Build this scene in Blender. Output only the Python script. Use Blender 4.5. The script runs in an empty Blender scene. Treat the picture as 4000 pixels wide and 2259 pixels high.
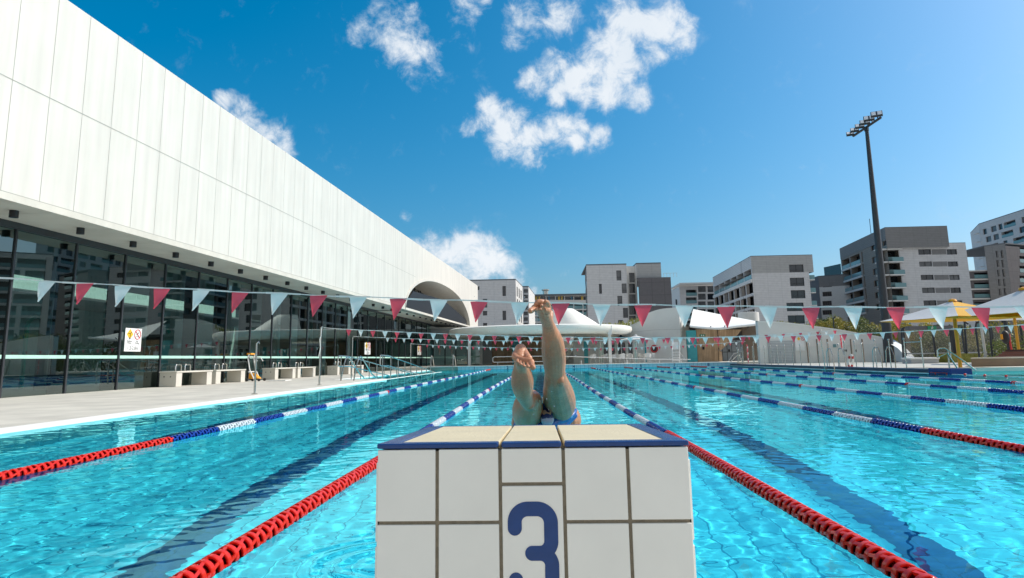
import bpy, bmesh, math, random
import numpy as np
from mathutils import Vector, Matrix
sc = bpy.context.scene
C = bpy.context.collection
R = math.radians
random.seed(5)

# ------------------------------------------------------------------ camera, sky, sun, exposure
F, PITCH, YAW, ROLL, CY, EYE, CAMX = 2650., .16347, .03939, .01636, 965.24, .768, .04

def ray(u, v, w=1.):
    c, s = math.cos(ROLL), math.sin(ROLL); u, v = c*u - s*v, s*u + c*v
    x, y, z = u, w, -v
    c, s = math.cos(PITCH), math.sin(PITCH); y, z = c*y - s*z, s*y + c*z
    c, s = math.cos(YAW), math.sin(YAW); x, y = c*x - s*y, s*x + c*y
    return Vector((x, y, z))

def pix(px, py):
    return ray((px - 2000)/F, (py - CY)/F)
EYEP = Vector((CAMX, 0, EYE))
def at(px, py, Y):
    d = pix(px, py); return EYEP + d*(Y/d.y)
def onx(px, py, X):
    d = pix(px, py); return EYEP + d*((X - CAMX)/d.x)
def onl(px, py, a, b):            # vertical plane X = a + b*y
    d = pix(px, py); t = (a - CAMX)/(d.x - b*d.y); return EYEP + d*t

cd = bpy.data.cameras.new('camera'); cd.sensor_width = 36; cd.lens = F/4000*36
cd.shift_y = -(1129.5 - CY)/4000; cd.clip_start = .05; cd.clip_end = 5000
cam = bpy.data.objects.new('camera', cd); C.objects.link(cam)
r_, u_, b_ = ray(1, 0, 0), ray(0, -1, 0), -ray(0, 0, 1)
cam.matrix_world = Matrix(((r_.x, u_.x, b_.x, CAMX), (r_.y, u_.y, b_.y, 0), (r_.z, u_.z, b_.z, EYE), (0, 0, 0, 1)))
sc.camera = cam

EL, AZ = R(40), R(76)
w = bpy.data.worlds.new('World'); sc.world = w; w.use_nodes = True
wn, wl = w.node_tree.nodes, w.node_tree.links
sky = wn.new('ShaderNodeTexSky'); sky.sky_type = 'NISHITA'; sky.sun_disc = False
sky.sun_elevation = EL; sky.sun_rotation = AZ
sky.air_density = 1.0; sky.dust_density = 2.6; sky.ozone_density = 5.5; sky.altitude = 0
hs = wn.new('ShaderNodeHueSaturation'); hs.inputs['Saturation'].default_value = 1.45; hs.inputs['Hue'].default_value = .483
hs.inputs['Value'].default_value = .70
tcs = wn.new('ShaderNodeTexCoord'); vmx = wn.new('ShaderNodeVectorMath'); vmx.operation = 'MULTIPLY_ADD'; vmx.inputs[1].default_value = (1, 1, .85); vmx.inputs[2].default_value = (0, 0, .025)
wl.new(tcs.outputs['Generated'], vmx.inputs[0]); wl.new(vmx.outputs[0], sky.inputs['Vector'])
wl.new(sky.outputs[0], hs.inputs['Color'])
bg = wn['Background']; bg.inputs[1].default_value = .15
wl.new(hs.outputs[0], bg.inputs[0])
# clouds: soft blobs of direction broken up by fractal noise
CL = [(1440,120,110,.78),(1550,150,140,.8),(1640,215,125,.78),(1700,280,70,.7),(1560,60,95,.7),(1800,190,75,.5),(1850,30,120,.62),
      (2040,50,130,.8),(2200,30,120,.8),(2030,120,80,.7),(2440,90,125,1.25),(2540,90,125,1.25),(2620,120,100,1.25),(2540,195,90,1.05),(2400,190,125,1.25),(2090,310,80,1.1),(2440,300,90,1.15),
      (2320,270,125,1.25),(2150,265,80,1),(2250,330,110,1.25),(2190,375,65,1.1),(2380,345,105,1.2),(2480,370,65,1),
      (1900,450,95,1.1),(1990,510,105,1.15),(2080,560,100,1.1),(2180,520,85,1.1),(2250,520,80,1.15),(2330,540,65,1),(1830,500,50,.8),
      (880,400,55,1),(960,450,80,1),(1040,520,80,1),(1110,560,62,1),(1080,620,60,1),(1585,850,40,.62),
      (1740,1010,120,1.15),(1830,975,105,1.2),(1900,1010,110,1.2),(1965,1050,85,1.1),(1690,1060,120,1.1),(1850,1060,120,1.15),(2010,1110,65,1),(2060,1150,50,.9),(1650,960,60,.8),
      (3140,660,22,.5),(2210,1080,40,.5),(2420,60,60,1)]
tc = wn.new('ShaderNodeTexCoord')
nz = wn.new('ShaderNodeTexNoise'); nz.inputs['Scale'].default_value = 27; nz.inputs['Detail'].default_value = 9; nz.inputs['Roughness'].default_value = .66; nz.inputs['Distortion'].default_value = .3
wl.new(tc.outputs['Generated'], nz.inputs['Vector'])
wv = wn.new('ShaderNodeTexNoise'); wv.inputs['Scale'].default_value = 16; wv.inputs['Detail'].default_value = 6
wl.new(tc.outputs['Generated'], wv.inputs['Vector'])
wsub = wn.new('ShaderNodeVectorMath'); wsub.operation = 'SUBTRACT'; wsub.inputs[1].default_value = (.5, .5, .5); wl.new(wv.outputs['Color'], wsub.inputs[0])
wsc = wn.new('ShaderNodeVectorMath'); wsc.operation = 'SCALE'; wsc.inputs['Scale'].default_value = .045; wl.new(wsub.outputs[0], wsc.inputs[0])
wadd = wn.new('ShaderNodeVectorMath'); wadd.operation = 'ADD'; wl.new(tc.outputs['Generated'], wadd.inputs[0]); wl.new(wsc.outputs[0], wadd.inputs[1])
prev = None
for px, py, rr, st in CL:
    d = pix(px, py); k = 1/d.length; d = d.normalized()
    ds = wn.new('ShaderNodeVectorMath'); ds.operation = 'DISTANCE'; ds.inputs[1].default_value = d; wl.new(wadd.outputs[0], ds.inputs[0])
    mr = wn.new('ShaderNodeMapRange'); mr.interpolation_type = 'SMOOTHERSTEP'
    mr.inputs['From Min'].default_value = rr*1.75*k/F; mr.inputs['From Max'].default_value = rr*.0*k/F; mr.inputs['To Max'].default_value = st
    wl.new(ds.outputs['Value'], mr.inputs['Value'])
    if prev is None: prev = mr.outputs[0]
    else:
        mx = wn.new('ShaderNodeMath'); mx.operation = 'SMOOTH_MAX'; mx.inputs[2].default_value = .25
        wl.new(prev, mx.inputs[0]); wl.new(mr.outputs[0], mx.inputs[1]); prev = mx.outputs[0]
def wmath(op, a, b):
    n = wn.new('ShaderNodeMath'); n.operation = op
    for i, v in enumerate((a, b)):
        if isinstance(v, (int, float)): n.inputs[i].default_value = v
        elif v is not None: wl.new(v, n.inputs[i])
    return n.outputs[0]
n1 = wmath('MULTIPLY', wmath('SUBTRACT', nz.outputs['Fac'], .5), 2.5)
dens = wmath('ADD', prev, n1)
dm = wn.new('ShaderNodeMapRange'); dm.interpolation_type = 'SMOOTHSTEP'; dm.inputs['From Min'].default_value = .34; dm.inputs['From Max'].default_value = 1.34; dm.inputs['To Max'].default_value = .93
wl.new(dens, dm.inputs['Value'])
gate = wn.new('ShaderNodeMapRange'); gate.inputs['From Min'].default_value = .10; gate.inputs['From Max'].default_value = .42; wl.new(prev, gate.inputs['Value'])
cfac = wmath('MULTIPLY', dm.outputs[0], gate.outputs[0])
cr = wn.new('ShaderNodeValToRGB'); cr.color_ramp.elements[0].position = .3; cr.color_ramp.elements[0].color = (.56, .68, .80, 1)
cr.color_ramp.elements[1].position = .75; cr.color_ramp.elements[1].color = (.88, .91, .94, 1)
nz2 = wn.new('ShaderNodeTexNoise'); nz2.inputs['Scale'].default_value = 11; nz2.inputs['Detail'].default_value = 5; wl.new(tc.outputs['Generated'], nz2.inputs['Vector'])
wl.new(wmath('ADD', wmath('MULTIPLY', cfac, .5), wmath('MULTIPLY', nz2.outputs['Fac'], .45)), cr.inputs[0])
bg2 = wn.new('ShaderNodeBackground'); bg2.inputs[1].default_value = .74; wl.new(cr.outputs[0], bg2.inputs[0])
mixs = wn.new('ShaderNodeMixShader'); wl.new(cfac, mixs.inputs[0]); wl.new(bg.outputs[0], mixs.inputs[1]); wl.new(bg2.outputs[0], mixs.inputs[2])
# unseen broken cloud cover added behind the camera as bright fill light
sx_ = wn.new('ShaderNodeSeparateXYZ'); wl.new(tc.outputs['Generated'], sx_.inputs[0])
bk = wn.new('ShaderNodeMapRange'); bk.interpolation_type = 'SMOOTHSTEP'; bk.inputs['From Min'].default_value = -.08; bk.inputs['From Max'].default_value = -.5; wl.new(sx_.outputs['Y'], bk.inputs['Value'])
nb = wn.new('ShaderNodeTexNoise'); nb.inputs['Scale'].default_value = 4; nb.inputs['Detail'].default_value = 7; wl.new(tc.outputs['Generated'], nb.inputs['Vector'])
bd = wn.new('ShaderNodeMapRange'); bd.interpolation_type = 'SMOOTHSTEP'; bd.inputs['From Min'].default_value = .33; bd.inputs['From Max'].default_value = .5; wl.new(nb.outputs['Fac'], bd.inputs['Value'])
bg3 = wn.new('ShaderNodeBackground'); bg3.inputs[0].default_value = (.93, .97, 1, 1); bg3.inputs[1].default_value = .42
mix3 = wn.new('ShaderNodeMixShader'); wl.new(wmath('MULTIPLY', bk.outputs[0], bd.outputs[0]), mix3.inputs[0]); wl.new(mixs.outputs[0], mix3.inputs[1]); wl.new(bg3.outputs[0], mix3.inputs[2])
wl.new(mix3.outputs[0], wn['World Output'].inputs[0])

sl = bpy.data.lights.new('sun', 'SUN'); sl.energy = 2.6; sl.angle = R(.5); sl.color = (1, .93, .83)
sl.cycles.is_caustics_light = True
so = bpy.data.objects.new('sun', sl); C.objects.link(so)
sd = Vector((math.sin(AZ)*math.cos(EL), math.cos(AZ)*math.cos(EL), math.sin(EL)))
so.rotation_euler = sd.to_track_quat('Z', 'Y').to_euler(); so.location = (30, 20, 40)
vs = sc.view_settings; vs.view_transform = 'Standard'; vs.look = 'None'; vs.gamma = 1; vs.exposure = .52
sc.cycles.max_bounces = 8; sc.cycles.transparent_max_bounces = 12; sc.cycles.use_denoising = True
sc.cycles.sample_clamp_indirect = 6

# ------------------------------------------------------------------ materials
def links(m): return m.node_tree.nodes, m.node_tree.links
def mat(name, col, rough=.5, var=.08, scale=4., bump=0., bscale=None, **k):
    m = bpy.data.materials.new(name); m.use_nodes = True; n, l = links(m); b = n['Principled BSDF']
    b.inputs['Roughness'].default_value = rough
    for a, v in k.items():
        key = a.replace('_', ' '); b.inputs[key].default_value = v
    t = n.new('ShaderNodeTexCoord'); z = n.new('ShaderNodeTexNoise'); z.inputs['Scale'].default_value = scale; z.inputs['Detail'].default_value = 6; z.inputs['Roughness'].default_value = .6
    l.new(t.outputs['Object'], z.inputs['Vector'])
    cr = n.new('ShaderNodeValToRGB'); e = cr.color_ramp.elements
    e[0].position = .3; e[1].position = .7
    e[0].color = (*[c*(1 - var) for c in col], 1); e[1].color = (*[min(1, c*(1 + var)) for c in col], 1)
    l.new(z.outputs['Fac'], cr.inputs[0]); l.new(cr.outputs[0], b.inputs['Base Color'])
    if bump:
        z2 = n.new('ShaderNodeTexNoise'); z2.inputs['Scale'].default_value = bscale or scale*6; z2.inputs['Detail'].default_value = 5
        l.new(t.outputs['Object'], z2.inputs['Vector'])
        bp = n.new('ShaderNodeBump'); bp.inputs['Strength'].default_value = bump; bp.inputs['Distance'].default_value = .02
        l.new(z2.outputs['Fac'], bp.inputs['Height']); l.new(bp.outputs[0], b.inputs['Normal'])
    return m

def grid_mat(name, c1, c2, mortar, w, h, ms, rough=.4, axis='xy', offset=0., spec=.5, squash=None, var=.06):
    m = bpy.data.materials.new(name); m.use_nodes = True; n, l = links(m); b = n['Principled BSDF']; b.inputs['Roughness'].default_value = rough
    b.inputs['Specular IOR Level'].default_value = spec
    t = n.new('ShaderNodeTexCoord'); sp = n.new('ShaderNodeSeparateXYZ'); cb = n.new('ShaderNodeCombineXYZ'); l.new(t.outputs['Object'], sp.inputs[0])
    d = {'x': 0, 'y': 1, 'z': 2}
    l.new(sp.outputs[d[axis[0]]], cb.inputs[0]); l.new(sp.outputs[d[axis[1]]], cb.inputs[1])
    br = n.new('ShaderNodeTexBrick'); br.offset = offset; br.squash = 1; br.inputs['Scale'].default_value = 1
    br.inputs['Color1'].default_value = (*c1, 1); br.inputs['Color2'].default_value = (*c2, 1); br.inputs['Mortar'].default_value = (*mortar, 1)
    br.inputs['Brick Width'].default_value = w; br.inputs['Row Height'].default_value = h; br.inputs['Mortar Size'].default_value = ms; br.inputs['Mortar Smooth'].default_value = .1
    l.new(cb.outputs[0], br.inputs[0])
    z = n.new('ShaderNodeTexNoise'); z.inputs['Scale'].default_value = 1.3; z.inputs['Detail'].default_value = 8; l.new(t.outputs['Object'], z.inputs['Vector'])
    mr = n.new('ShaderNodeMapRange'); mr.inputs['From Min'].default_value = .3; mr.inputs['From Max'].default_value = .7; mr.inputs['To Min'].default_value = 1 - var; mr.inputs['To Max'].default_value = 1 + var; l.new(z.outputs['Fac'], mr.inputs[0])
    vm = n.new('ShaderNodeVectorMath'); vm.operation = 'SCALE'; l.new(br.outputs['Color'], vm.inputs[0]); l.new(mr.outputs[0], vm.inputs['Scale'])
    l.new(vm.outputs[0], b.inputs['Base Color'])
    return m

def glass_mat(name, tint, ior=1.9, rough=0.):
    m = bpy.data.materials.new(name); m.use_nodes = True; n, l = links(m); n.remove(n['Principled BSDF'])
    tr = n.new('ShaderNodeBsdfTransparent'); tr.inputs[0].default_value = (*tint, 1)
    gl = n.new('ShaderNodeBsdfGlossy'); gl.inputs['Roughness'].default_value = rough; gl.inputs[0].default_value = (.86, 1, .97, 1)
    fr = n.new('ShaderNodeFresnel'); fr.inputs[0].default_value = ior
    mx = n.new('ShaderNodeMixShader'); l.new(fr.outputs[0], mx.inputs[0]); l.new(tr.outputs[0], mx.inputs[1]); l.new(gl.outputs[0], mx.inputs[2])
    l.new(mx.outputs[0], n['Material Output'].inputs[0])
    return m

def cloth_mat(name, col, trans=.35, rough=.6):
    m = mat(name, col, rough, .06, 12, .15, 60); n, l = links(m); b = n['Principled BSDF']
    t = n.new('ShaderNodeBsdfTranslucent'); t.inputs[0].default_value = (*col, 1)
    mx = n.new('ShaderNodeMixShader'); mx.inputs[0].default_value = trans
    l.new(b.outputs[0], mx.inputs[1]); l.new(t.outputs[0], mx.inputs[2]); l.new(mx.outputs[0], n['Material Output'].inputs[0])
    return m

M = {}
M['panel'] = mat('white_panel', (.665, .635, .57), .5, .03, .7, .03, 3)
n, l = links(M['panel'])          # faint run-off streaks down the panels
t = n.new('ShaderNodeTexCoord'); mp_ = n.new('ShaderNodeMapping'); mp_.inputs['Scale'].default_value = (2.2, 2.2, .16); l.new(t.outputs['Object'], mp_.inputs[0])
z = n.new('ShaderNodeTexNoise'); z.inputs['Scale'].default_value = 1.6; z.inputs['Detail'].default_value = 7; l.new(mp_.outputs[0], z.inputs['Vector'])
mr = n.new('ShaderNodeMapRange'); mr.inputs['From Min'].default_value = .3; mr.inputs['From Max'].default_value = .7; mr.inputs['To Min'].default_value = .90; mr.inputs['To Max'].default_value = 1.04; l.new(z.outputs['Fac'], mr.inputs[0])
b = n['Principled BSDF']; src = b.inputs['Base Color'].links[0].from_socket; vm = n.new('ShaderNodeVectorMath'); vm.operation = 'SCALE'; l.new(src, vm.inputs[0]); l.new(mr.outputs[0], vm.inputs['Scale']); l.new(vm.outputs[0], b.inputs['Base Color'])
M['joint'] = mat('panel_joint', (.36, .35, .31), .8)
M['concrete'] = mat('pale_concrete', (.60, .57, .50), .75, .1, 1.3, .12, 30)
M['soffit'] = mat('soffit_concrete', (.52, .51, .46), .8, .1, .8, .08, 12)
M['black_metal'] = mat('black_metal', (.012, .013, .016), .4)
M['dark_metal'] = mat('dark_grey_metal', (.03, .033, .038), .45)
M['hall_glass'] = glass_mat('hall_glass', (.48, .66, .60), 2.3)
M['fence_glass'] = glass_mat('fence_glass', (.93, .96, .96), 1.08)
M['frost'] = mat('frosted_strip', (.42, .68, .58), .5)
M['dark_glass'] = mat('window_glass', (.02, .026, .034), .08, .3, .3, Specular_IOR_Level=.9)
M['curtain_glass'] = mat('curtained_window', (.13, .135, .14), .12, .3, .6)
M['steel'] = mat('brushed_steel', (.55, .54, .50), .22, .05, 8, Metallic=1.)
M['int_wall'] = mat('interior_wall', (.42, .56, .54), .8)
M['int_floor'] = mat('interior_floor', (.55, .66, .62), .5)
M['int_col'] = mat('interior_column', (.22, .26, .27), .6)
M['teal'] = mat('teal_paint', (.07, .46, .52), .4)
M['green_tube'] = mat('green_plastic', (.05, .5, .42), .3)
M['wood'] = grid_mat('timber_boards', (.56, .38, .24), (.45, .29, .17), (.12, .07, .03), .14, 40, .006, .6, 'xz', 0., var=.2)
M['white'] = mat('white_paint', (.78, .78, .76), .5, .03, 2)
M['white_memb'] = mat('white_membrane', (.88, .87, .80), .6, .03, 1)
M['yellow'] = cloth_mat('yellow_canvas', (.85, .50, .03), .3)
M['yellow_paint'] = mat('yellow_paint', (.80, .38, .02), .4)
M['whcanvas'] = cloth_mat('white_canvas', (.75, .76, .76), .2)
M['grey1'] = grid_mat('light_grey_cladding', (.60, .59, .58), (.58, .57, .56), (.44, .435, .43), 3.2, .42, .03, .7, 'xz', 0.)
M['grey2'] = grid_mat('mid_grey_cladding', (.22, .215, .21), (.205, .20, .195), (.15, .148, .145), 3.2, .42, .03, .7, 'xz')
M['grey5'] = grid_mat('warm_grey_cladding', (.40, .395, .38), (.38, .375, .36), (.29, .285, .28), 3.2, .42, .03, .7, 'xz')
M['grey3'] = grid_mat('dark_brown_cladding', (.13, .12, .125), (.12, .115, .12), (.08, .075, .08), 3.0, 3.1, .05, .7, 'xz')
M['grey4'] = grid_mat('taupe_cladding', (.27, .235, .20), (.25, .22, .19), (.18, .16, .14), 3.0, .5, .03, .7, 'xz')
M['slabw'] = mat('white_slab', (.66, .65, .62), .7)
M['tealglass'] = mat('balcony_glass', (.16, .30, .32), .15, .1)
M['screen'] = mat('brown_screen', (.20, .15, .11), .7)
M['yel_panel'] = mat('yellow_panel', (.55, .36, .05), .6)
M['blue_panel'] = mat('blue_panel', (.03, .16, .28), .5)
M['roofm'] = mat('roof_grey', (.12, .13, .14), .7)
M['flag_red'] = cloth_mat('red_pennant', (.86, .10, .14), .5, .35)
M['flag_white'] = cloth_mat('white_pennant', (.86, .85, .80), .5, .35)
M['cord'] = mat('white_cord', (.82, .82, .78), .6)
def plastic(name, col, trans=.25):
    m = mat(name, col, .18, .1, 30, Specular_IOR_Level=.6); n, l = links(m); b = n['Principled BSDF']
    t = n.new('ShaderNodeBsdfTranslucent'); t.inputs[0].default_value = (*[min(1, c*1.3) for c in col], 1)
    mx = n.new('ShaderNodeMixShader'); mx.inputs[0].default_value = trans
    l.new(b.outputs[0], mx.inputs[1]); l.new(t.outputs[0], mx.inputs[2]); l.new(mx.outputs[0], n['Material Output'].inputs[0]); return m
M['float_red'] = plastic('red_plastic', (.85, .035, .015), .3)
M['float_blue'] = plastic('blue_plastic', (.004, .045, .36), .2)
M['float_white'] = plastic('white_plastic', (.75, .80, .84), .2)
M['navy'] = mat('navy_enamel', (.006, .028, .16), .25, .08, 20)
M['tile_white'] = mat('white_glazed_tile', (.84, .83, .77), .2, .03, 6, .02, 12)
M['tile_cream'] = mat('cream_ribbed_tile', (.68, .58, .37), .5, .06, 9, .2, 120)
M['tile_blue'] = mat('blue_edge_tile', (.004, .045, .19), .25, .12, 30)
M['grout'] = mat('brown_grout', (.26, .22, .16), .9, .15, 60, .3, 200)
M['deck'] = grid_mat('deck_concrete', (.56, .54, .475), (.535, .515, .455), (.43, .42, .38), 1.6, 1.6, .006, .8, 'xy', .5, .3, var=.15)
M['coping'] = mat('white_coping', (.80, .79, .75), .6, .04, 5)
M['ground'] = mat('ground_paving', (.40, .385, .36), .85, .12, .4, .1, 6)
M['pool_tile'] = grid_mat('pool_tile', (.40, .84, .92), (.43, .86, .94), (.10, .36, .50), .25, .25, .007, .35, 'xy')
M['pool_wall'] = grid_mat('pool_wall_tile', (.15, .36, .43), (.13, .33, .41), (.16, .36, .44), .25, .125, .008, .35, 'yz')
M['end_wall'] = grid_mat('end_wall_tile', (.42, .68, .76), (.38, .64, .74), (.16, .34, .42), .30, .15, .012, .35, 'xz')
M['lane_line'] = grid_mat('lane_line_tile', (.012, .06, .24), (.010, .05, .21), (.006, .03, .12), .25, .25, .006, .35, 'xy')
M['navy_wall'] = mat('dark_navy_tile', (.025, .04, .075), .4, .1, 3)
M['leaf'] = mat('leaf_green', (.17, .20, .035), .6, .35, 1.2)
M['leaf2'] = mat('leaf_olive', (.36, .30, .04), .6, .35, 1.2)
M['leaf3'] = mat('leaf_dark', (.11, .14, .045), .6, .35, 1.2)
M['bark'] = mat('bark', (.10, .08, .06), .9)
M['grass'] = mat('meadow_leaf', (.30, .29, .07), .7, .3, 2)
M['skin'] = mat('skin', (.50, .23, .12), .42, .2, 14, .12, 110, Subsurface_Weight=.12)
M['skin'].node_tree.nodes['Principled BSDF'].inputs['Subsurface Radius'].default_value = (.02, .008, .004)
n, l = links(M['skin']); t = n.new('ShaderNodeTexCoord'); mp_ = n.new('ShaderNodeMapping'); mp_.inputs['Scale'].default_value = (190, 190, 28); l.new(t.outputs['Object'], mp_.inputs[0])
z = n.new('ShaderNodeTexNoise'); z.inputs['Scale'].default_value = 1; z.inputs['Detail'].default_value = 3; l.new(mp_.outputs[0], z.inputs['Vector'])
mr = n.new('ShaderNodeMapRange'); mr.inputs['From Min'].default_value = .42; mr.inputs['From Max'].default_value = .66; mr.inputs['To Min'].default_value = 1.08; mr.inputs['To Max'].default_value = .72; l.new(z.outputs['Fac'], mr.inputs[0])
z = n.new('ShaderNodeTexNoise'); z.inputs['Scale'].default_value = 7; z.inputs['Detail'].default_value = 2; l.new(t.outputs['Object'], z.inputs['Vector'])
mr2 = n.new('ShaderNodeMapRange'); mr2.inputs['From Min'].default_value = .35; mr2.inputs['From Max'].default_value = .65; l.new(z.outputs['Fac'], mr2.inputs[0])
mf = n.new('ShaderNodeMix'); mf.inputs['A'].default_value = 1.; l.new(mr2.outputs[0], mf.inputs['Factor']); l.new(mr.outputs[0], mf.inputs['B'])
b = n['Principled BSDF']; src = b.inputs['Base Color'].links[0].from_socket; vm = n.new('ShaderNodeVectorMath'); vm.operation = 'SCALE'; l.new(src, vm.inputs[0]); l.new(mf.outputs['Result'], vm.inputs['Scale']); l.new(vm.outputs[0], b.inputs['Base Color'])
M['red'] = mat('red_paint', (.55, .03, .03), .4)
M['orange'] = mat('amber_plastic', (.85, .36, .02), .4)
M['brown_planter'] = mat('brown_concrete', (.26, .20, .15), .8, .1, 1.5)
M['red_timber'] = grid_mat('red_brown_deck', (.22, .09, .06), (.19, .08, .055), (.07, .03, .02), 5, .12, .01, .6, 'xy')
M['signw'] = mat('white_sign_face', (.82, .82, .80), .4, .01)
M['signy'] = mat('yellow_sign_paint', (.82, .48, .02), .4)
M['signr'] = mat('red_sign_paint', (.62, .05, .06), .4)
M['ink'] = mat('black_ink', (.02, .02, .025), .5)
M['green_sign'] = mat('green_sign', (.02, .25, .12), .4)
M['shutter'] = grid_mat('roller_shutter', (.50, .52, .52), (.49, .51, .51), (.30, .31, .32), 30, .11, .02, .5, 'xz')
M['locker'] = grid_mat('locker_grid', (.26, .30, .34), (.24, .28, .32), (.05, .06, .07), .42, .8, .03, .5, 'xz')
M['grey_wall'] = mat('grey_render', (.42, .42, .42), .8, .05, .5)
M['dune'] = mat('white_render', (.72, .71, .67), .75, .05, .6)

# ------------------------------------------------------------------ mesh building
class MB:
    def __init__(s): s.v = []; s.f = []
    def add(s, vs, fs):
        n = len(s.v); s.v += [tuple(v) for v in vs]; s.f += [tuple(i + n for i in f) for f in fs]; return s
    def box(s, x0, x1, y0, y1, z0, z1, mtx=None):
        vs = [Vector((x, y, z)) for x in (x0, x1) for y in (y0, y1) for z in (z0, z1)]
        if mtx is not None: vs = [mtx @ v for v in vs]
        return s.add(vs, [(0, 1, 3, 2), (4, 6, 7, 5), (0, 4, 5, 1), (2, 3, 7, 6), (0, 2, 6, 4), (1, 5, 7, 3)])
    def quad(s, a, b, c, d): return s.add([a, b, c, d], [(0, 1, 2, 3)])
    def tube(s, pts, r, seg=8, caps=True):
        pts = [Vector(p) for p in pts]; rs = r if isinstance(r, (list, tuple)) else [r]*len(pts)
        rings = []; up = None
        for i, p in enumerate(pts):
            d = (pts[min(i + 1, len(pts) - 1)] - pts[max(i - 1, 0)]).normalized()
            if up is None: up = d.orthogonal().normalized()
            up = (up - d*up.dot(d))
            up = up.normalized() if up.length > 1e-6 else d.orthogonal().normalized()
            q = d.cross(up)
            rings.append([p + (up*math.cos(2*math.pi*k/seg) + q*math.sin(2*math.pi*k/seg))*rs[i] for k in range(seg)])
        vs = [v for rg in rings for v in rg]; fs = []
        for i in range(len(pts) - 1):
            for k in range(seg):
                a = i*seg + k; b = i*seg + (k + 1) % seg; fs.append((a, b, b + seg, a + seg))
        if caps: fs.append(tuple(range(seg - 1, -1, -1))); fs.append(tuple(range((len(pts) - 1)*seg, len(pts)*seg)))
        return s.add(vs, fs)
    def lathe(s, prof, c=(0, 0, 0), seg=24, axis='z', closed=False):
        vs = []; n = len(prof)
        for k in range(seg):
            a = 2*math.pi*k/seg; ca, sa = math.cos(a), math.sin(a)
            for r, h in prof:
                p = (r*ca, r*sa, h) if axis == 'z' else ((r*ca, h, r*sa) if axis == 'y' else (h, r*ca, r*sa))
                vs.append((p[0] + c[0], p[1] + c[1], p[2] + c[2]))
        fs = []
        for k in range(seg):
            k2 = (k + 1) % seg
            for j in range(n if closed else n - 1):
                j2 = (j + 1) % n
                fs.append((k*n + j, k2*n + j, k2*n + j2, k*n + j2))
        return s.add(vs, fs)
    def sphere(s, c, r, seg=10, sz=1.):
        return s.lathe([(r*math.sin(math.pi*i/seg) + 1e-5, -r*sz*math.cos(math.pi*i/seg)) for i in range(seg + 1)], c, seg + 2)
    def build(s, name, m, parent=None, smooth=False, loc=None, bevel=0., face=None):
        me = bpy.data.meshes.new(name); o = bpy.data.objects.new(name, me); C.objects.link(o)
        off = Vector((0, 0, 0))
        if parent is not None: o.parent = parent; off = base_of(parent)
        elif loc is not None: off = Vector(loc); o.location = off
        me.from_pydata([(v[0] - off[0], v[1] - off[1], v[2] - off[2]) for v in s.v], [], s.f)
        bm = bmesh.new(); bm.from_mesh(me); bmesh.ops.recalc_face_normals(bm, faces=bm.faces)
        if face is not None:
            for f in bm.faces:
                f.normal_update()
                if f.normal.dot(Vector(face)) < 0: f.normal_flip()
        bm.to_mesh(me); bm.free()
        me.materials.append(m)
        if smooth:
            me.polygons.foreach_set('use_smooth', [True]*len(me.polygons))
            if smooth != 'all': me.set_sharp_from_angle(angle=R(35))
        if bevel:
            b = o.modifiers.new('bevel', 'BEVEL'); b.width = bevel; b.segments = 2; b.limit_method = 'ANGLE'
        return o
def base_of(o):
    v = Vector((0, 0, 0))
    while o is not None: v += o.location; o = o.parent
    return v
def tag(o, label=None, cat=None, group=None, kind=None):
    if label: o['label'] = label
    if cat: o['category'] = cat
    if group: o['group'] = group
    if kind: o['kind'] = kind
    return o
def thing(name, label, cat, loc=(0, 0, 0), group=None, rz=0):
    o = bpy.data.objects.new(name, None); C.objects.link(o); o.location = loc; o.rotation_euler.z = rz; o.empty_display_size = .2
    return tag(o, label, cat, group)
def struct(o): o['kind'] = 'structure'; return o
def copy_tree(o, parent=None):
    c = o.copy(); C.objects.link(c)
    if parent is not None: c.parent = parent
    for ch in list(o.children): copy_tree(ch, c)
    return c
def npmesh(name, V, Fc, m, smooth=False, parent=None):
    me = bpy.data.meshes.new(name); k = Fc.shape[1]
    off = np.array(base_of(parent)) if parent is not None else np.zeros(3)
    me.vertices.add(len(V)); me.vertices.foreach_set('co', (np.asarray(V, float) - off).ravel()); me.loops.add(Fc.size); me.loops.foreach_set('vertex_index', Fc.ravel().astype(np.int32))
    me.polygons.add(len(Fc)); me.polygons.foreach_set('loop_start', (np.arange(len(Fc))*k).astype(np.int32)); me.update(calc_edges=True)
    if smooth: me.polygons.foreach_set('use_smooth', np.ones(len(Fc), bool))
    me.materials.append(m); o = bpy.data.objects.new(name, me); C.objects.link(o); o.parent = parent
    return o
def arc(c, r, a0, a1, n, plane='xz', w=0):
    out = []
    for i in range(n + 1):
        a = R(a0 + (a1 - a0)*i/n); p = (c[0] + r*math.cos(a), c[1] + r*math.sin(a))
        out.append((p[0], w, p[1]) if plane == 'xz' else (w, p[0], p[1]) if plane == 'yz' else (p[0], p[1], w))
    return out
def text_mesh(body, size, m, name, parent, mtx, extrude=.001, bold=0.):
    cu = bpy.data.curves.new(name, 'FONT'); cu.body = body; cu.size = size; cu.extrude = extrude; cu.offset = bold; cu.align_x = 'CENTER'; cu.align_y = 'CENTER'
    t = bpy.data.objects.new('tmp', cu); C.objects.link(t); bpy.context.view_layer.update()
    me = bpy.data.meshes.new_from_object(t.evaluated_get(bpy.context.evaluated_depsgraph_get())); bpy.data.objects.remove(t)
    me.transform(mtx); off = base_of(parent); me.transform(Matrix.Translation(-off))
    me.materials.clear(); me.materials.append(m); o = bpy.data.objects.new(name, me); C.objects.link(o); o.parent = parent
    return o

# ================================================================== SETTING
Y0, Y1 = 1.9, 51.9
ZW = -2.0
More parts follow.
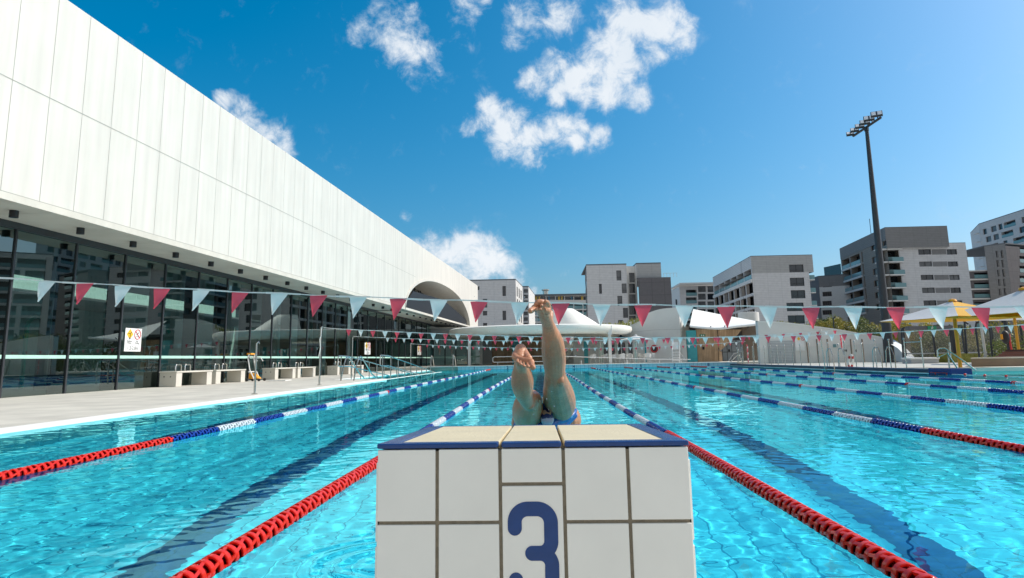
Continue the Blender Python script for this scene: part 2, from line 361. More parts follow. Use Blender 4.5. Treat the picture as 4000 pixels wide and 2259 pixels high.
# ground sheet with a hole for the pools
def ring(x0, x1, y0, y1, X0, X1, YY0, YY1, z):
    b = MB(); b.add([(X0, YY0, z), (x0, YY0, z), (x1, YY0, z), (X1, YY0, z), (X0, y0, z), (x0, y0, z), (x1, y0, z), (X1, y0, z),
                     (X0, y1, z), (x0, y1, z), (x1, y1, z), (X1, y1, z), (X0, YY1, z), (x0, YY1, z), (x1, YY1, z), (X1, YY1, z)],
                    [(0, 1, 5, 4), (1, 2, 6, 5), (2, 3, 7, 6), (4, 5, 9, 8), (6, 7, 11, 10), (8, 9, 13, 12), (9, 10, 14, 13), (10, 11, 15, 14)]); return b
struct(ring(-9, 26, -3, 53, -1500, 1500, -300, 2500, 0.02).build('ground', M['ground']))
struct(MB().box(-8.6, 25, Y0 - .3, Y1 + .2, -2.3, ZW).build('pool_floor', M['pool_tile']))
ll = MB()
for X in (-5, -2.5, 0, 2.5, 5, 7.5, 10, 12.5):
    ll.box(X - .15, X + .15, Y0 + 2, Y1 - 2, ZW, ZW + .004); ll.box(X - .5, X + .5, Y0 + 1.75, Y0 + 1.99, ZW, ZW + .004); ll.box(X - .5, X + .5, Y1 - 1.99, Y1 - 1.75, ZW, ZW + .004)
struct(ll.build('lane_markings', M['lane_line']))
struct(MB().box(-13.5, -6.45, -6, 28, -2.25, .04).box(-13.5, -8.5, 28, Y1, -2.25, .04).build('pool_deck', M['deck']))
struct(MB().box(-6.45, -6.27, -6, 28, -.3, .05).box(-8.5, -8.32, 28.2, Y1, -.3, .05).box(-8.5, -6.45, 28.0, 28.18, -.3, .05).build('deck_coping', M['coping'], bevel=.015))
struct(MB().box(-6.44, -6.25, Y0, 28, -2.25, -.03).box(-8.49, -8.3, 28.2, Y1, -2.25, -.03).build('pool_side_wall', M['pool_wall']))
rp = MB(); rp.add([(-8.3, 28.1, 0.0), (-6.55, 28.1, 0.0), (-6.55, 44.5, -1.15), (-8.3, 44.5, -1.15), (-8.3, 28.1, -2.2), (-6.55, 28.1, -2.2), (-6.55, 44.5, -2.2), (-8.3, 44.5, -2.2)],
             [(0, 1, 2, 3), (4, 5, 1, 0), (5, 6, 2, 1), (6, 7, 3, 2), (7, 4, 0, 3)]); struct(rp.build('ramp', M['pool_tile']))
struct(MB().box(-6.55, -6.4, 28.19, 44.5, -2.2, .012).build('ramp_kerb', M['coping']))
# near end wall, coping and start deck
struct(MB().box(-16, 26, -8, Y0 - .06, -2.3, .135).build('start_deck', M['deck']))
struct(MB().box(-6.25, 26, Y0 - .055, Y0, -2.3, .125).build('near_end_wall', M['end_wall']))
cp = MB(); x = -6.2
while x < 25: cp.box(x + .003, x + .247, Y0 - .055, Y0 + .01, .126, .158); x += .25
struct(cp.build('end_coping_edge', M['tile_blue'], bevel=.006))
cp = MB(); x = -6.2
while x < 25: cp.box(x + .003, x + .247, Y0 - .30, Y0 - .061, .136, .156); x += .25
struct(cp.build('end_coping_tiles', M['tile_cream'], bevel=.003))
# far end
struct(MB().box(-6.25, 14.6, Y1, Y1 + .3, -2.3, .235).build('far_end_wall', M['end_wall']))
struct(MB().box(-8.6, 14.6, Y1 - .03, Y1 + .45, .236, .28).build('far_end_coping', M['coping'], bevel=.01))
struct(MB().box(-16, 60, Y1 + .46, 140, -.5, .26).box(-16, -8.61, Y1 + .001, Y1 + .459, -.5, .26).build('far_deck', M['deck']))
# right side: bulkhead and paved bank
struct(MB().box(14.1, 14.62, 25.5, Y1 - .04, -2.3, .15).build('bulkhead_wall', M['navy_wall'], bevel=.02))
struct(MB().box(14.06, 14.1, 25.6, Y1 - .04, -.02, .022).build('waterline_glint_strip', M['coping']))  # white strip paints in the bright reflection along the water's edge
struct(MB().box(14.621, 60, 27.8, Y1 + .4, -2.3, .13).box(24, 60, -3, 27.8, -2.3, .13).build('right_deck', M['deck']))
struct(MB().box(14.63, 24, 27.5, 27.8, -2.3, .15).build('right_coping', M['coping'], bevel=.02))

# water
ys = [Y0]
while ys[-1] < Y1: ys.append(ys[-1] + min(.15, max(.013, (ys[-1] - .4)*.0042)))
ys = np.array(ys); ys[-1] = Y1 + .02
xs = np.concatenate([np.arange(-8.4, -4.5, .04), np.arange(-4.5, -2.5, .022), np.arange(-2.5, 3.5, .016), np.arange(3.5, 7, .026), np.arange(7, 24.1, .06)])
rs = np.random.RandomState(11)
X, Yg = np.meshgrid(xs, ys); Z = np.zeros_like(X)
DY = np.minimum(.15, np.maximum(.013, (Yg - .4)*.0042)); DY = np.maximum(DY, np.where(X < -4.5, .03, np.where(X > 7, .045, .014)))
for i in range(120):
    L = 10**rs.uniform(-1.17, -.25) if i < 100 else 10**rs.uniform(-.2, .35)
    th = rs.normal(1.25, 1.0) if i % 3 else rs.uniform(0, 6.28); k = 2*math.pi/L
    a = .30*(L/.07)**-1.5/k**2 if i < 100 else .0009/k
    fade = np.clip((L/DY - 2.6)/2.5, 0, 1)
    Z += a*fade*np.sin(k*math.cos(th)*X + k*math.sin(th)*Yg + rs.uniform(0, 6.28) + .9*np.sin(1.3*X + .7*Yg + rs.uniform(0, 6)) + .9*np.sin(1.1*Yg - .6*X + rs.uniform(0, 6)))
# calmer near the start wall, ripple rings by the block
amp = 1. + .5*np.clip((Yg - 4)/12, 0, 1); Z *= amp
d = np.hypot(X + .55, Yg - 2.75); Z += .0022*np.exp(-((d - .28)/.14)**2)*np.sin((d - .28)*60)
i = np.arange(X.size).reshape(X.shape); Fc = np.stack([i[:-1, :-1], i[:-1, 1:], i[1:, 1:], i[1:, :-1]], -1).reshape(-1, 4)
wm = bpy.data.materials.new('water'); wm.use_nodes = True; n, l = links(wm); n.remove(n['Principled BSDF'])
g = n.new('ShaderNodeBsdfGlass'); g.inputs['IOR'].default_value = 1.333; g.inputs['Roughness'].default_value = 0; g.inputs['Color'].default_value = (.37, .95, .99, 1)
l.new(g.outputs[0], n['Material Output'].inputs[0])
water = npmesh('water', np.stack([X, Yg, Z], -1).reshape(-1, 3), Fc, wm, True)
struct(water); water.cycles.is_caustics_caster = True

# ================================================================== AQUATIC HALL (left)
GA, GB = -13.6, .045      # glass line X = GA + GB*y
FA, FB = -12.12, .058     # upper facade line
def gl(y, off=0., z=0.): return Vector((GA + GB*y + off, y, z))
def fl(y, off=0., z=0.): return Vector((FA + FB*y + off, y, z))
ZS, ZT, ZL = 4.30, 9.55, 4.46
hall = thing('aquatic_hall', 'long white panelled aquatic hall with dark glass wall beneath its overhang', 'building', (-13, 20, 0))
YE = 81.4; AC, AH, AZT = 61.1, 13.95, 7.42
def arch_z(y):
    t = (y - AC)/AH
    return ZS if abs(t) >= 1 else ZS + (AZT - ZS)*(1 - abs(t)**2.3)**(1/1.9)
fy = list(np.arange(-6, AC - AH, 4.2)) + [AC + AH*math.sin(R(a)) for a in range(-90, 91, 5)] + list(np.arange(AC + AH + .6, YE, 2)) + [YE]
b = MB()
for y0, y1 in zip(fy[:-1], fy[1:]):
    za, zb = max(ZL, arch_z(y0)), max(ZL, arch_z(y1)); mid = abs((y0 + y1)/2 - AC) < AH
    b.quad(fl(y0, 0, za), fl(y1, 0, zb), fl(y1, 0, ZT), fl(y0, 0, ZT))
    b.quad(fl(y0, -.9, za), fl(y1, -.9, zb), fl(y1, -.9, ZT), fl(y0, -.9, ZT))
    b.quad(fl(y0, 0, ZT), fl(y1, 0, ZT), fl(y1, -.9, ZT), fl(y0, -.9, ZT))
b.quad(fl(YE, 0, ZS), fl(YE, -.9, ZS), fl(YE, -.9, ZT), fl(YE, 0, ZT))
fac = b.build('facade', M['panel'], hall)
b = MB()
for y0, y1 in zip(fy[:-1], fy[1:]):
    if abs((y0 + y1)/2 - AC) < AH:
        za, zb = arch_z(y0), arch_z(y1)
        b.add([fl(y0, .07, za), fl(y1, .07, zb), fl(y1, -3.2, zb), fl(y0, -3.2, za), fl(y0, .07, za + .2), fl(y1, .07, zb + .2), fl(y1, .003, zb + .2), fl(y0, .003, za + .2)],
              [(0, 1, 2, 3), (0, 4, 5, 1), (4, 7, 6, 5)])
b.build('arch_reveal', M['panel'], hall, True)
# joints as fine dark strips let in 3 mm proud
b = MB()
y = 15.64 - 1.05*20
while y < YE:
    if abs(y - AC) < AH: z0 = arch_z(y) + .25
    else: z0 = ZL
    if y > -5: b.add([fl(y - .006, .004, z0), fl(y + .006, .004, z0), fl(y + .006, .004, ZT), fl(y - .006, .004, ZT)], [(0, 1, 2, 3)])
    y += 1.05
for z, ya, yb in ((6.95, -6, 50.2), (ZL + .012, -6, AC - AH - .4)):
    b.add([fl(ya, .006, z - .008), fl(yb, .006, z - .008), fl(yb, .006, z + .008), fl(ya, .006, z + .008)], [(0, 1, 2, 3)])
b.build('panel_joint', M['joint'], fac)
# lip and soffit
b = MB()
for y0, y1 in zip(range(-6, 82, 2), list(range(-4, 82, 2)) + [YE]):
    b.add([fl(y0, .03, ZS), fl(y1, .03, ZS), fl(y1, .03, ZL - .004), fl(y0, .03, ZL - .004), fl(y0, -.5, ZL - .004), fl(y1, -.5, ZL - .004)], [(0, 1, 2, 3), (3, 2, 5, 4)])
b.build('lip', M['concrete'], hall)
b = MB(); b.quad(gl(-6, -.3, ZS), gl(68, -.3, ZS), fl(68, .03, ZS), fl(-6, .03, ZS)); b.quad(Vector((-9.5, 68, ZS)), Vector((-9.5, YE, ZS)), fl(YE, .03, ZS), fl(68, .03, ZS))
b.build('soffit', M['soffit'], hall)
for k in range(36):
    b = MB(); y = 12.9 + k*2.1; b.quad(gl(y - .01, 0, ZS - .003), gl(y + .01, 0, ZS - .003), fl(y + .01, 0, ZS - .003), fl(y - .01, 0, ZS - .003)); b.build('soffit_joint', M['joint'], hall)
MB().add([fl(-6, -.9, ZT - .3), fl(YE, -.9, ZT - .3), Vector((-19.5, YE, ZT - .3)), Vector((-19.5, -6, ZT - .3))], [(0, 1, 2, 3)]).build('roof', M['roofm'], hall)
MB().add([(-28, -6, ZT - .3), (-28, YE, ZT - .3), (-45, YE, ZT - .3), (-45, -6, ZT - .3)], [(0, 1, 2, 3)]).build('roof', M['roofm'], hall)
MB().quad((-28, -6, ZT - .32), (-28, YE, ZT - .32), (-19.5, YE, ZT - .32), (-19.5, -6, ZT - .32)).build('added_skylight', M['fence_glass'], hall, face=(0, 0, 1))  # unseen roof opening, added so sunlight brightens the hall interior
MB().add([fl(YE, -.9, 0), Vector((-45, YE, 0)), Vector((-45, YE, ZT)), fl(YE, -.9, ZT)], [(0, 1, 2, 3)]).build('end_wall', M['grey_wall'], hall)
# balcony in the arch
b = MB(); 
b.add([fl(47.4, -.25, ZS), fl(75, -.25, ZS), fl(75, -.25, ZS + .75), fl(62, -.25, ZS + 1.9), fl(50.5, -.25, ZS + 1.62), fl(47.4, -.25, ZS + .05)], [(0, 1, 2, 3, 4, 5)])
b.build('balustrade', M['black_metal'], hall)
MB().add([fl(47.4, -.3, ZS - .05), fl(75, -.3, ZS - .05), fl(75, -3.2, ZS - .05), fl(47.4, -3.2, ZS - .05)], [(0, 1, 2, 3)]).build('balcony_floor', M['concrete'], hall)
MB().add([fl(46, -3.1, ZS), fl(77, -3.1, ZS), fl(77, -3.1, ZT - .4), fl(46, -3.1, ZT - .4)], [(0, 1, 2, 3)]).build('gallery_glass', M['dark_glass'], hall)
for k in range(12): y = 48.5 + k*2.3; MB().tube([fl(y, -3, ZS), fl(y, -3, 8)], .05, 5).build('gallery_mullion', M['dark_metal'], hall)
# glazing
MY = [18.1 + 2.1*k for k in range(-11, 24)]
b = MB(); b.add([gl(-6, .06, ZS - .17), gl(66.2, .06, ZS - .17), gl(66.2, .06, ZS - .004), gl(-6, .06, ZS - .004), gl(-6, -.1, ZS - .17), gl(66.2, -.1, ZS - .17)], [(0, 1, 2, 3), (0, 1, 5, 4)])
b.build('head_frame', M['dark_metal'], hall)
for y0 in MY:
    y1 = y0 + 2.1
    if y0 > 66: break
    y1 = min(y1, 66.2)
    MB().quad(gl(y0 + .03, 0, .04), gl(y1 - .03, 0, .04), gl(y1 - .03, 0, ZS - .17), gl(y0 + .03, 0, ZS - .17)).build('glass_pane', M['hall_glass'], hall, face=(1, 0, 0))
    b = MB(); 
    for (o0, o1, hw) in ((-.06, .035, .028), (-.5, -.062, .012)):
        b.add([gl(y0 - hw, o0, .04), gl(y0 + hw, o0, .04), gl(y0 + hw, o1, .04), gl(y0 - hw, o1, .04), gl(y0 - hw, o0, ZS - .17), gl(y0 + hw, o0, ZS - .17), gl(y0 + hw, o1, ZS - .17), gl(y0 - hw, o1, ZS - .17)],
              [(0, 1, 2, 3), (4, 5, 6, 7), (0, 1, 5, 4), (1, 2, 6, 5), (2, 3, 7, 6), (3, 0, 4, 7)])
    b.build('mullion', M['dark_metal'], hall)
    MB().quad(gl(y0 + .06, .006, .97), gl(y1 - .06, .006, .97), gl(y1 - .06, .006, 1.06), gl(y0 + .06, .006, 1.06)).build('frosted_strip', M['frost'], hall)
# interior
MB().box(-30, -13.0, -6, 40, -.3, .03).box(-30, -12.2, 40, 66, -.3, .03).build('interior_floor', M['int_floor'], hall)
MB().box(-30.2, -30, -6, 66, 0, 9).box(-30, -11, 66.4, 66.6, 0, 4.2).box(-30, -13.3, -6.2, -6, 0, 9).build('interior_wall', M['int_wall'], hall)
MB().box(-30, -25, -6, 66, ZS + .05, ZS + .2).build('interior_ceiling', M['soffit'], hall); MB().box(-20.5, -13.65, -6, 66, ZS + .05, ZS + .2).build('interior_ceiling', M['soffit'], hall)
for k in range(9): MB().box(-16.3, -15.9, 9 + k*6.3, 9.4 + k*6.3, .03, ZS + .05).build('interior_column', M['int_col'], hall)
for k, (x, y) in enumerate(((-17, 17.4), (-18.2, 20.6), (-17.4, 22.5), (-19.5, 26.4), (-17.8, 31))):
    pts = [(x, y, .05), (x, y, 2.1)] + [(x + .35 - .35*math.cos(a), y, 2.1 + .35*math.sin(a)) for a in (.5, 1, 1.57, 2.2, 2.8)]
    MB().tube(pts, .07, 8).build('play_tube', M['green_tube'], hall, True)
# downlights under the soffit
b = MB().lathe([(.0001, -.08), (.095, -.08), (.095, .08), (.0001, .08)], (0, 0, 0), 16)
for k in range(30):
    y = 14.7 + k*2.1; p = gl(y, 1.0 + .013*(y - 14), ZS - .082)
    if k == 0: dl = b.build('downlight', M['black_metal'], None, True); dl.parent = hall; o = dl
    else: o = dl.copy(); C.objects.link(o)
    o.location = p - Vector(hall.location)

# safety signs fixed to the glass
def safety_sign(px0, px1, py0, py1, label, text=True):
    pa = onl(px0, (py0 + py1)/2, GA + .03, GB); pb = onl(px1, (py0 + py1)/2, GA + .03, GB)
    zt = onl(px0, py0, GA + .03, GB).z; zb = onl(px0, py1, GA + .03, GB).z
    c = (pa + pb)/2; c.z = (zt + zb)/2; W = (pb - pa).length; H = zt - zb
    ux = (pb - pa); ux.z = 0; ux.normalize(); uz = Vector((0, 0, 1)); un = ux.cross(uz)
    mt = Matrix(((ux.x, uz.x, un.x, c.x), (ux.y, uz.y, un.y, c.y), (ux.z, uz.z, un.z, c.z), (0, 0, 0, 1)))
    t = thing('safety_sign', label, 'sign', c, 'safety signs on the hall glass')
    MB().box(-W/2, W/2, -H/2, H/2, -.012, 0, mt).build('panel', M['signw'], t)
    d = MB(); a = .20*W; cx, cy = -.22*W, .24*H
    d.add([mt @ Vector(p) for p in ((cx, cy + a*1.05, .002), (cx - a, cy, .002), (cx, cy - a*1.05, .002), (cx + a, cy, .002))], [(0, 1, 2, 3)]).build('warning_diamond', M['signy'], t)
    d = MB(); d.add([mt @ Vector(p) for p in ((cx - a*.36, cy - a*.66, .003), (cx, cy - a*1.05, .003), (cx + a*.36, cy - a*.66, .003))], [(0, 1, 2)])
    for q in (((-.6, .15), (.0, .1), (.05, -.55)), ((.0, .1), (.45, .4))):
        pts = [mt @ Vector((cx + a*u, cy + a*v, .003)) for u, v in q]; d.tube(pts, a*.07, 4)
    d.build('pictogram', M['ink'], t)
    cx = .24*W; rr = .185*W
    pts = [mt @ Vector((cx + rr*math.cos(x), cy + rr*math.sin(x), .004)) for x in np.linspace(0, 2*math.pi, 29)]
    d = MB(); d.tube(pts, rr*.09, 4, False); d.tube([mt @ Vector((cx - rr*.7, cy + rr*.7, .004)), mt @ Vector((cx + rr*.7, cy - rr*.7, .004))], rr*.09, 4); d.build('prohibition_ring', M['signr'], t)
    d = MB(); d.tube([mt @ Vector((cx + rr*u, cy + rr*v, .002)) for u, v in ((-.45, -.1), (.0, .1), (.45, .45))], rr*.07, 4); d.tube([mt @ Vector((cx + rr*u, cy + rr*v, .002)) for u, v in ((-.5, -.45), (.2, -.4), (.5, -.45))], rr*.05, 4); d.build('diver_pictogram', M['ink'], t)
    if text:
        for body, size, x, y in (('Shallow', .075*W*1.3, -.22*W, -.06*H), ('Water', .075*W*1.3, -.22*W, -.14*H), ('No', .1*W, .24*W, -.06*H), ('Diving', .1*W, .24*W, -.14*H), ('1.2-2.0m', .19*W, 0, -.36*H)):
            text_mesh(body, size, M['ink'], 'lettering', t, mt @ Matrix.Translation((x, y, .002)))
    return t
safety_sign(488, 552, 1281, 1373, 'white safety sign with yellow diamond, nearest the start end of the hall')
safety_sign(1425, 1447, 1339, 1385, 'small white safety sign beyond the benches on the hall glass')
safety_sign(1631, 1645, 1353, 1387, 'smallest white safety sign at the far end of the hall glass')

# ================================================================== LEFT DECK FURNITURE
def bench_proto():
    t = thing('bench', 'x', 'bench')
    for y0_ in (0, 1.9): MB().box(-.58, 0, y0_, y0_ + .34, 0, .452).build('support', M['concrete'], t, bevel=.012)
    MB().box(-.6, .02, -.02, 2.26, .453, .50).build('seat', M['concrete'], t, bevel=.012)
    for y in (.42, .98, 1.5):
        p = [(-.3, y, .49), (-.3, y, .66), (-.3, y + .04, .72), (-.3, y + .30, .72), (-.3, y + .34, .66), (-.3, y + .34, .49)]
        if y < 1.4: MB().tube(p, .022, 8).build('armrest', M['steel'], t, True)
    b = MB()
    for x in (-.42, -.2): b.lathe([(.0001, -.006), (.022, -.006), (.022, 0), (.0001, 0)], (x, -.0, .33), 8, 'y')
    b.build('bolt_recess', M['dark_metal'], t)
    return t
bp = bench_proto()
BL = [('pale concrete bench nearest the camera, by the safety sign', 22.1), ('pale concrete bench second from the camera, beside the yellow pool lift', 24.62),
      ('pale concrete bench third along the glass, behind the short steel pole', 29.6), ('pale concrete bench fourth along the glass', 32.1),
      ('pale concrete bench fifth along the glass, left of the tall string pole', 37.6), ('pale concrete bench farthest along the glass, behind the ramp rails', 40.1)]
for k, (lab, y) in enumerate(BL):
    o = bp if k == 0 else copy_tree(bp)
    o.location = (GA + GB*y + .72, y, .04); o.rotation_euler.z = -math.atan(GB); tag(o, lab, 'bench', 'concrete benches along the hall glass')

# pool lift
p0 = onx(948, 1485, -12.0 + .0); yl = 27.6
t = thing('pool_lift', 'wheeled pool hoist with white tube frame and amber seat on the deck', 'pool lift', (-11.7, yl, .04))
b = MB()
for dy in (-.28, .28): b.tube([(-11.5, yl + dy, .12), (-11.7, yl + dy, .5), (-11.8, yl + dy, 1.0), (-11.75, yl + dy, 1.12)], .025, 8); b.tube([(-11.8, yl + dy, 1.02), (-11.5, yl + dy, .98), (-11.4, yl + dy, .84)], .02, 8)
b.tube([(-11.75, yl - .28, .42), (-11.75, yl + .28, .42)], .02, 8); b.build('frame', M['white'], t, True)
MB().box(-11.9, -11.7, yl - .2, yl + .2, 1.1, 1.17).build('headrest', M['orange'], t, bevel=.03)
b = MB().add([(-11.8, yl - .16, .14), (-11.8, yl + .16, .14), (-11.35, yl + .16, .14), (-11.35, yl - .16, .14), (-11.8, yl - .12, .36), (-11.8, yl + .12, .36), (-11.6, yl + .12, .36), (-11.6, yl - .12, .36)], [(0, 1, 2, 3), (4, 5, 6, 7), (0, 1, 5, 4), (1, 2, 6, 5), (2, 3, 7, 6), (3, 0, 4, 7)]); b.build('seat', M['orange'], t, bevel=.03)
for sx in (-11.8, -11.3):
    for dy in (-.28, .28): MB().lathe([(.0001, -.02), (.06, -.02), (.06, .02), (.0001, .02)], (sx, yl + dy, .1), 12, 'y').build('wheel', M['dark_metal'], t, True)
MB().box(-11.0, -10.2, yl - .35, yl + .35, .045, .075).build('transfer_mat', M['coping'], t)

# ramp handrails
def ramp_rail(X, ya, yb, label):
    t = thing('ramp_handrail', label, 'handrail', (X, ya, .04), 'steel handrails down the ramp')
    ZA = lambda y: 1.0 - max(0, y - ya - 1.2)*(1.1/(yb - ya - 1.2))
    for dz in (0, -.42):
        pts = [(X, y, ZA(y) + dz) for y in np.linspace(ya, yb, 12)]
        if dz == 0: pts = [(X, ya - .12, .95), (X, ya - .15, .62), (X, ya, .58)][::-1] + pts
        MB().tube(pts, .024, 8).build('rail', M['steel'], t, True)
    y = ya + .3
    while y < yb: MB().tube([(X, y, min(.02, ZA(y) - 1.0)), (X, y, ZA(y) - .02)], .024, 8).build('post', M['steel'], t, True); y += 1.55
ramp_rail(-8.15, 27.6, 44, 'steel ramp handrail on the deck side of the ramp')
ramp_rail(-6.48, 27.8, 44, 'steel ramp handrail on the lane side of the ramp')
# grab rails at the near foot of the ramp
t = thing('grab_rail', 'pair of bent steel grab rails at the head of the ramp', 'grab rail', (-7.3, 26.7, .04))
for x in (-7.55, -7.05):
    MB().tube([(x - .12, 26.3, .03), (x - .06, 26.35, .5), (x, 26.45, .88), (x + .02, 26.7, .96), (x + .02, 27.0, .88), (x + .05, 28.4, .25), (x + .1, 28.8, .12), (x + .12, 28.9, .02)], .026, 8).build('rail', M['steel'], t, True)
# ladder at the far end
def ladder(X, Y, z, label, side=1):
    t = thing('pool_ladder', label, 'ladder', (X, Y, z), 'pool ladders')
    for dx in (-.27, .27):
        MB().tube([(X + dx, Y + .75*side, z), (X + dx, Y + .65*side, z + .72), (X + dx, Y + .5*side, z + .86), (X + dx, Y + .2*side, z + .84), (X + dx, Y - .02*side, z + .5), (X + dx, Y - .06*side, -.9)], .022, 8).build('stile', M['steel'], t, True)
    for zz in (-.1, -.38, -.66): MB().box(X - .27, X + .27, Y - .11*side - .05, Y - .11*side + .05, zz, zz + .03).build('tread', M['steel'], t)
    return t
lx = at(1727, 1420, Y1 + .1).x
t = thing('finish_ladder', 'wide steel grab frame at the far left corner of the pool', 'ladder', (lx, Y1 + .3, .28))
for dx in (-.85, .85):
    for q in (-.12, .12): MB().tube([(lx + dx + q, Y1 + .8, .28), (lx + dx + q*.6, Y1 + .5, 1.0), (lx + dx, Y1 + .3, 1.12), (lx + dx, Y1 - .02, .7), (lx + dx, Y1 - .05, -.4)], .03, 8).build('stile', M['steel'], t, True)

# ================================================================== STRING POLES AND PENNANT STRINGS
def pole(px, pyb, Y, ztop, label, zb=.04, r=.028, lean=0., X=None):
    X = at(px, pyb, Y).x if X is None else X
    t = thing('string_pole', label, 'pole', (X, Y, zb), 'steel poles for the pennant strings')
    MB().tube([(X, Y, zb), (X + lean, Y, ztop)], r, 10).build('shaft', M['steel'], t, True)
    MB().lathe([(.0001, 0), (.07, 0), (.07, .02), (.0001, .02)], (X, Y, zb), 12).build('base_plate', M['steel'], t, True)
    MB().tube([(X + lean, Y, ztop - .02), (X + lean + .05, Y - .02, ztop + .03), (X + lean + .08, Y - .03, ztop - .02)], .014, 6).build('hook', M['steel'], t, True)
    return t
pole(994, 1539, 16.1, 1.24, 'short steel pole without a string, nearest on the left deck', r=.024)
tB = pole(1247, 1504, 21.75, 1.87, 'steel pole on the left deck holding the second pennant string')
MB().tube([(tB.location.x + .04, 21.7, 1.86), (tB.location.x + .03, 21.7, 1.6), (tB.location.x - .01, 21.7, 1.5), (tB.location.x + .02, 21.7, 1.2), (tB.location.x - .03, 21.7, .95)], .014, 6).build('loose_cord', M['cord'], tB, True)
pole(1374, 1471, 34.5, 1.99, 'steel pole beside the ramp holding the third pennant string')
pole(1604, 1440, 47., 1.95, 'steel pole near the far corner holding the farthest pennant string')
tR = pole(3300, 1451, 34.5, at(3278, 1290, 34.5).z, 'leaning steel pole at the bulkhead with furled pennants', zb=-.05, lean=-.1, X=14.0)
pole(2915, 1425, 47., at(2912, 1337, 47.).z, 'slim steel pole by the far ladders with wrapped pennants', zb=.15, X=14.4)
for k, (px, Y, z0, z1) in enumerate(((3289, 34.3, .95, 1.55), (2920, 46.8, .25, 1.4))):
    c = at(px, 1380, Y); o = thing('furled_pennants', ['bundle of furled red and white pennants hanging from the leaning pole', 'bundle of furled pennants down the slim pole by the far ladders'][k], 'pennants', (c.x, Y, z0), 'furled pennants on the poles')
    for j in range(9):
        zz = z0 + (z1 - z0)*j/9; dx = .02*math.sin(j*2.1)
        MB().add([(c.x + dx - .035, Y - .03, zz + .2), (c.x + dx + .035, Y - .05, zz + .18), (c.x + dx + .02, Y - .04, zz - .08)], [(0, 1, 2)]).build('pennant', M['flag_red' if j % 3 != 1 else 'flag_white'], o)

def pennants(Y, pts, xr, spacing, x_first, W, H, label, lag=0., first='white', r=.006, yaw=0., gap=()):
    ps = [at(px, py, Y) for px, py in pts]; cx = np.polyfit([p.x for p in ps], [p.z for p in ps], 2)
    zf = lambda x: float(np.polyval(cx, x))
    t = thing('pennant_string', label, 'pennant string', (ps[0].x, Y, ps[0].z), 'pennant strings across the pool')
    yf = lambda x: Y + lag*(x - xr[0])
    pl = [(x, yf(x), zf(x) + .004*math.sin(x*7)) for x in np.linspace(xr[0], xr[1], 90)]
    b = MB()
    for (xa, ya, za), (xb, yb, zb) in zip(pl[:-1], pl[1:]):
        h = r*1.1*(1 + .35*math.sin(xa*9)); b.add([(xa, ya - .003, za - h), (xb, yb - .003, zb - h), (xb, yb - .003, zb + h), (xa, ya - .003, za + h), (xa, ya + .003, za - h), (xb, yb + .003, zb - h), (xb, yb + .003, zb + h), (xa, ya + .003, za + h)],
                    [(0, 1, 2, 3), (4, 5, 6, 7), (3, 2, 6, 7), (0, 1, 5, 4)])
    b.build('cord', M['cord'], t)
    k = 0; x = x_first; rnd = random.Random(int(Y*7))
    while x < xr[1]:
        col = ('flag_white', 'flag_red')[(k + (first != 'white')) % 2]
        z = zf(x) - r*.5; y = yf(x)
        tw = max(-.9, min(.75, .95 - (x + 5.5)*.16)) + rnd.uniform(-.28, .28) if yaw else rnd.uniform(-.5, .5)
        sw = (.05 if yaw else .02)*(1 if x < 5 else -.6)*W*5*0 + rnd.uniform(-.01, .01)
        # triangular cloth, gently curled, built as rows
        rows = 7; vs = []; fs = []
        for i in range(rows + 1):
            f = i/rows; hw = W/2*(1 - f) + .0015
            for j in range(5):
                u = (j/4*2 - 1)*hw
                a = tw*f; cur = .10*W*math.sin(math.pi*(j/4))*f + .05*W*math.sin(f*3 + k)
                # the tip blows aside so the triangle looks skewed
                skew = -yaw*W*.42*f*max(-1, min(1, (2.2 - x)/5.5))
                vs.append((x + skew + u*math.cos(a), y + u*math.sin(a)*.8 - cur, z - H*f))
        for i in range(rows):
            for j in range(4): q = i*5 + j; fs.append((q, q + 1, q + 6, q + 5))
        MB().add(vs, fs).build('pennant', M[col], t, True)
        x += spacing; k += 1
    return t
AY = 6.57
x0 = at(146, 1100, AY).x; x1 = at(2500, 1190, AY).x
XA = [at(px, 1180, AY).x for px in (178, 325, 475, 620, 773, 926, 1073, 1233, 1386, 1545, 1705, 1868, 2029, 2190)]
sp = (XA[-1] - XA[0])/13
pennants(AY, [(0, 1085), (1157, 1153), (1864, 1177), (2516, 1190), (3184, 1197), (4000, 1200)], (-7.5, 7.9), sp, XA[0], .172, .205, 'nearest pennant string with large red and white flags across the picture', yaw=1.)
BY = 21.75
pennants(BY, [(1265, 1281), (1600, 1299), (2066, 1316), (2708, 1317), (3500, 1298.6), (4000, 1268.5)], (at(1265, 1281, BY).x, 18.5), 47.6*BY/2650, at(1363, 1290, BY).x, .175, .21, 'second pennant string running from the tall pole to the umbrellas', first='red', r=.009)
CY_ = 34.5
pennants(CY_, [(1381, 1314), (1600, 1324.5), (2066, 1332), (3278, 1290)], (at(1381, 1314, CY_).x, at(3278, 1290, CY_).x), 32.4*CY_/2650, at(1514, 1320, CY_).x, .175, .21, 'third pennant string from the ramp to the leaning pole', r=.011)
DYY = 47.
pennants(DYY, [(1605, 1343), (2066, 1362), (2300, 1361), (2750, 1342), (2912, 1337)], (at(1605, 1343, DYY).x, at(2912, 1337, DYY).x), 22.4*DYY/2650, at(1669, 1348, DYY).x, .175, .21, 'farthest pennant string with the smallest flags before the far wall', first='red', r=.011)
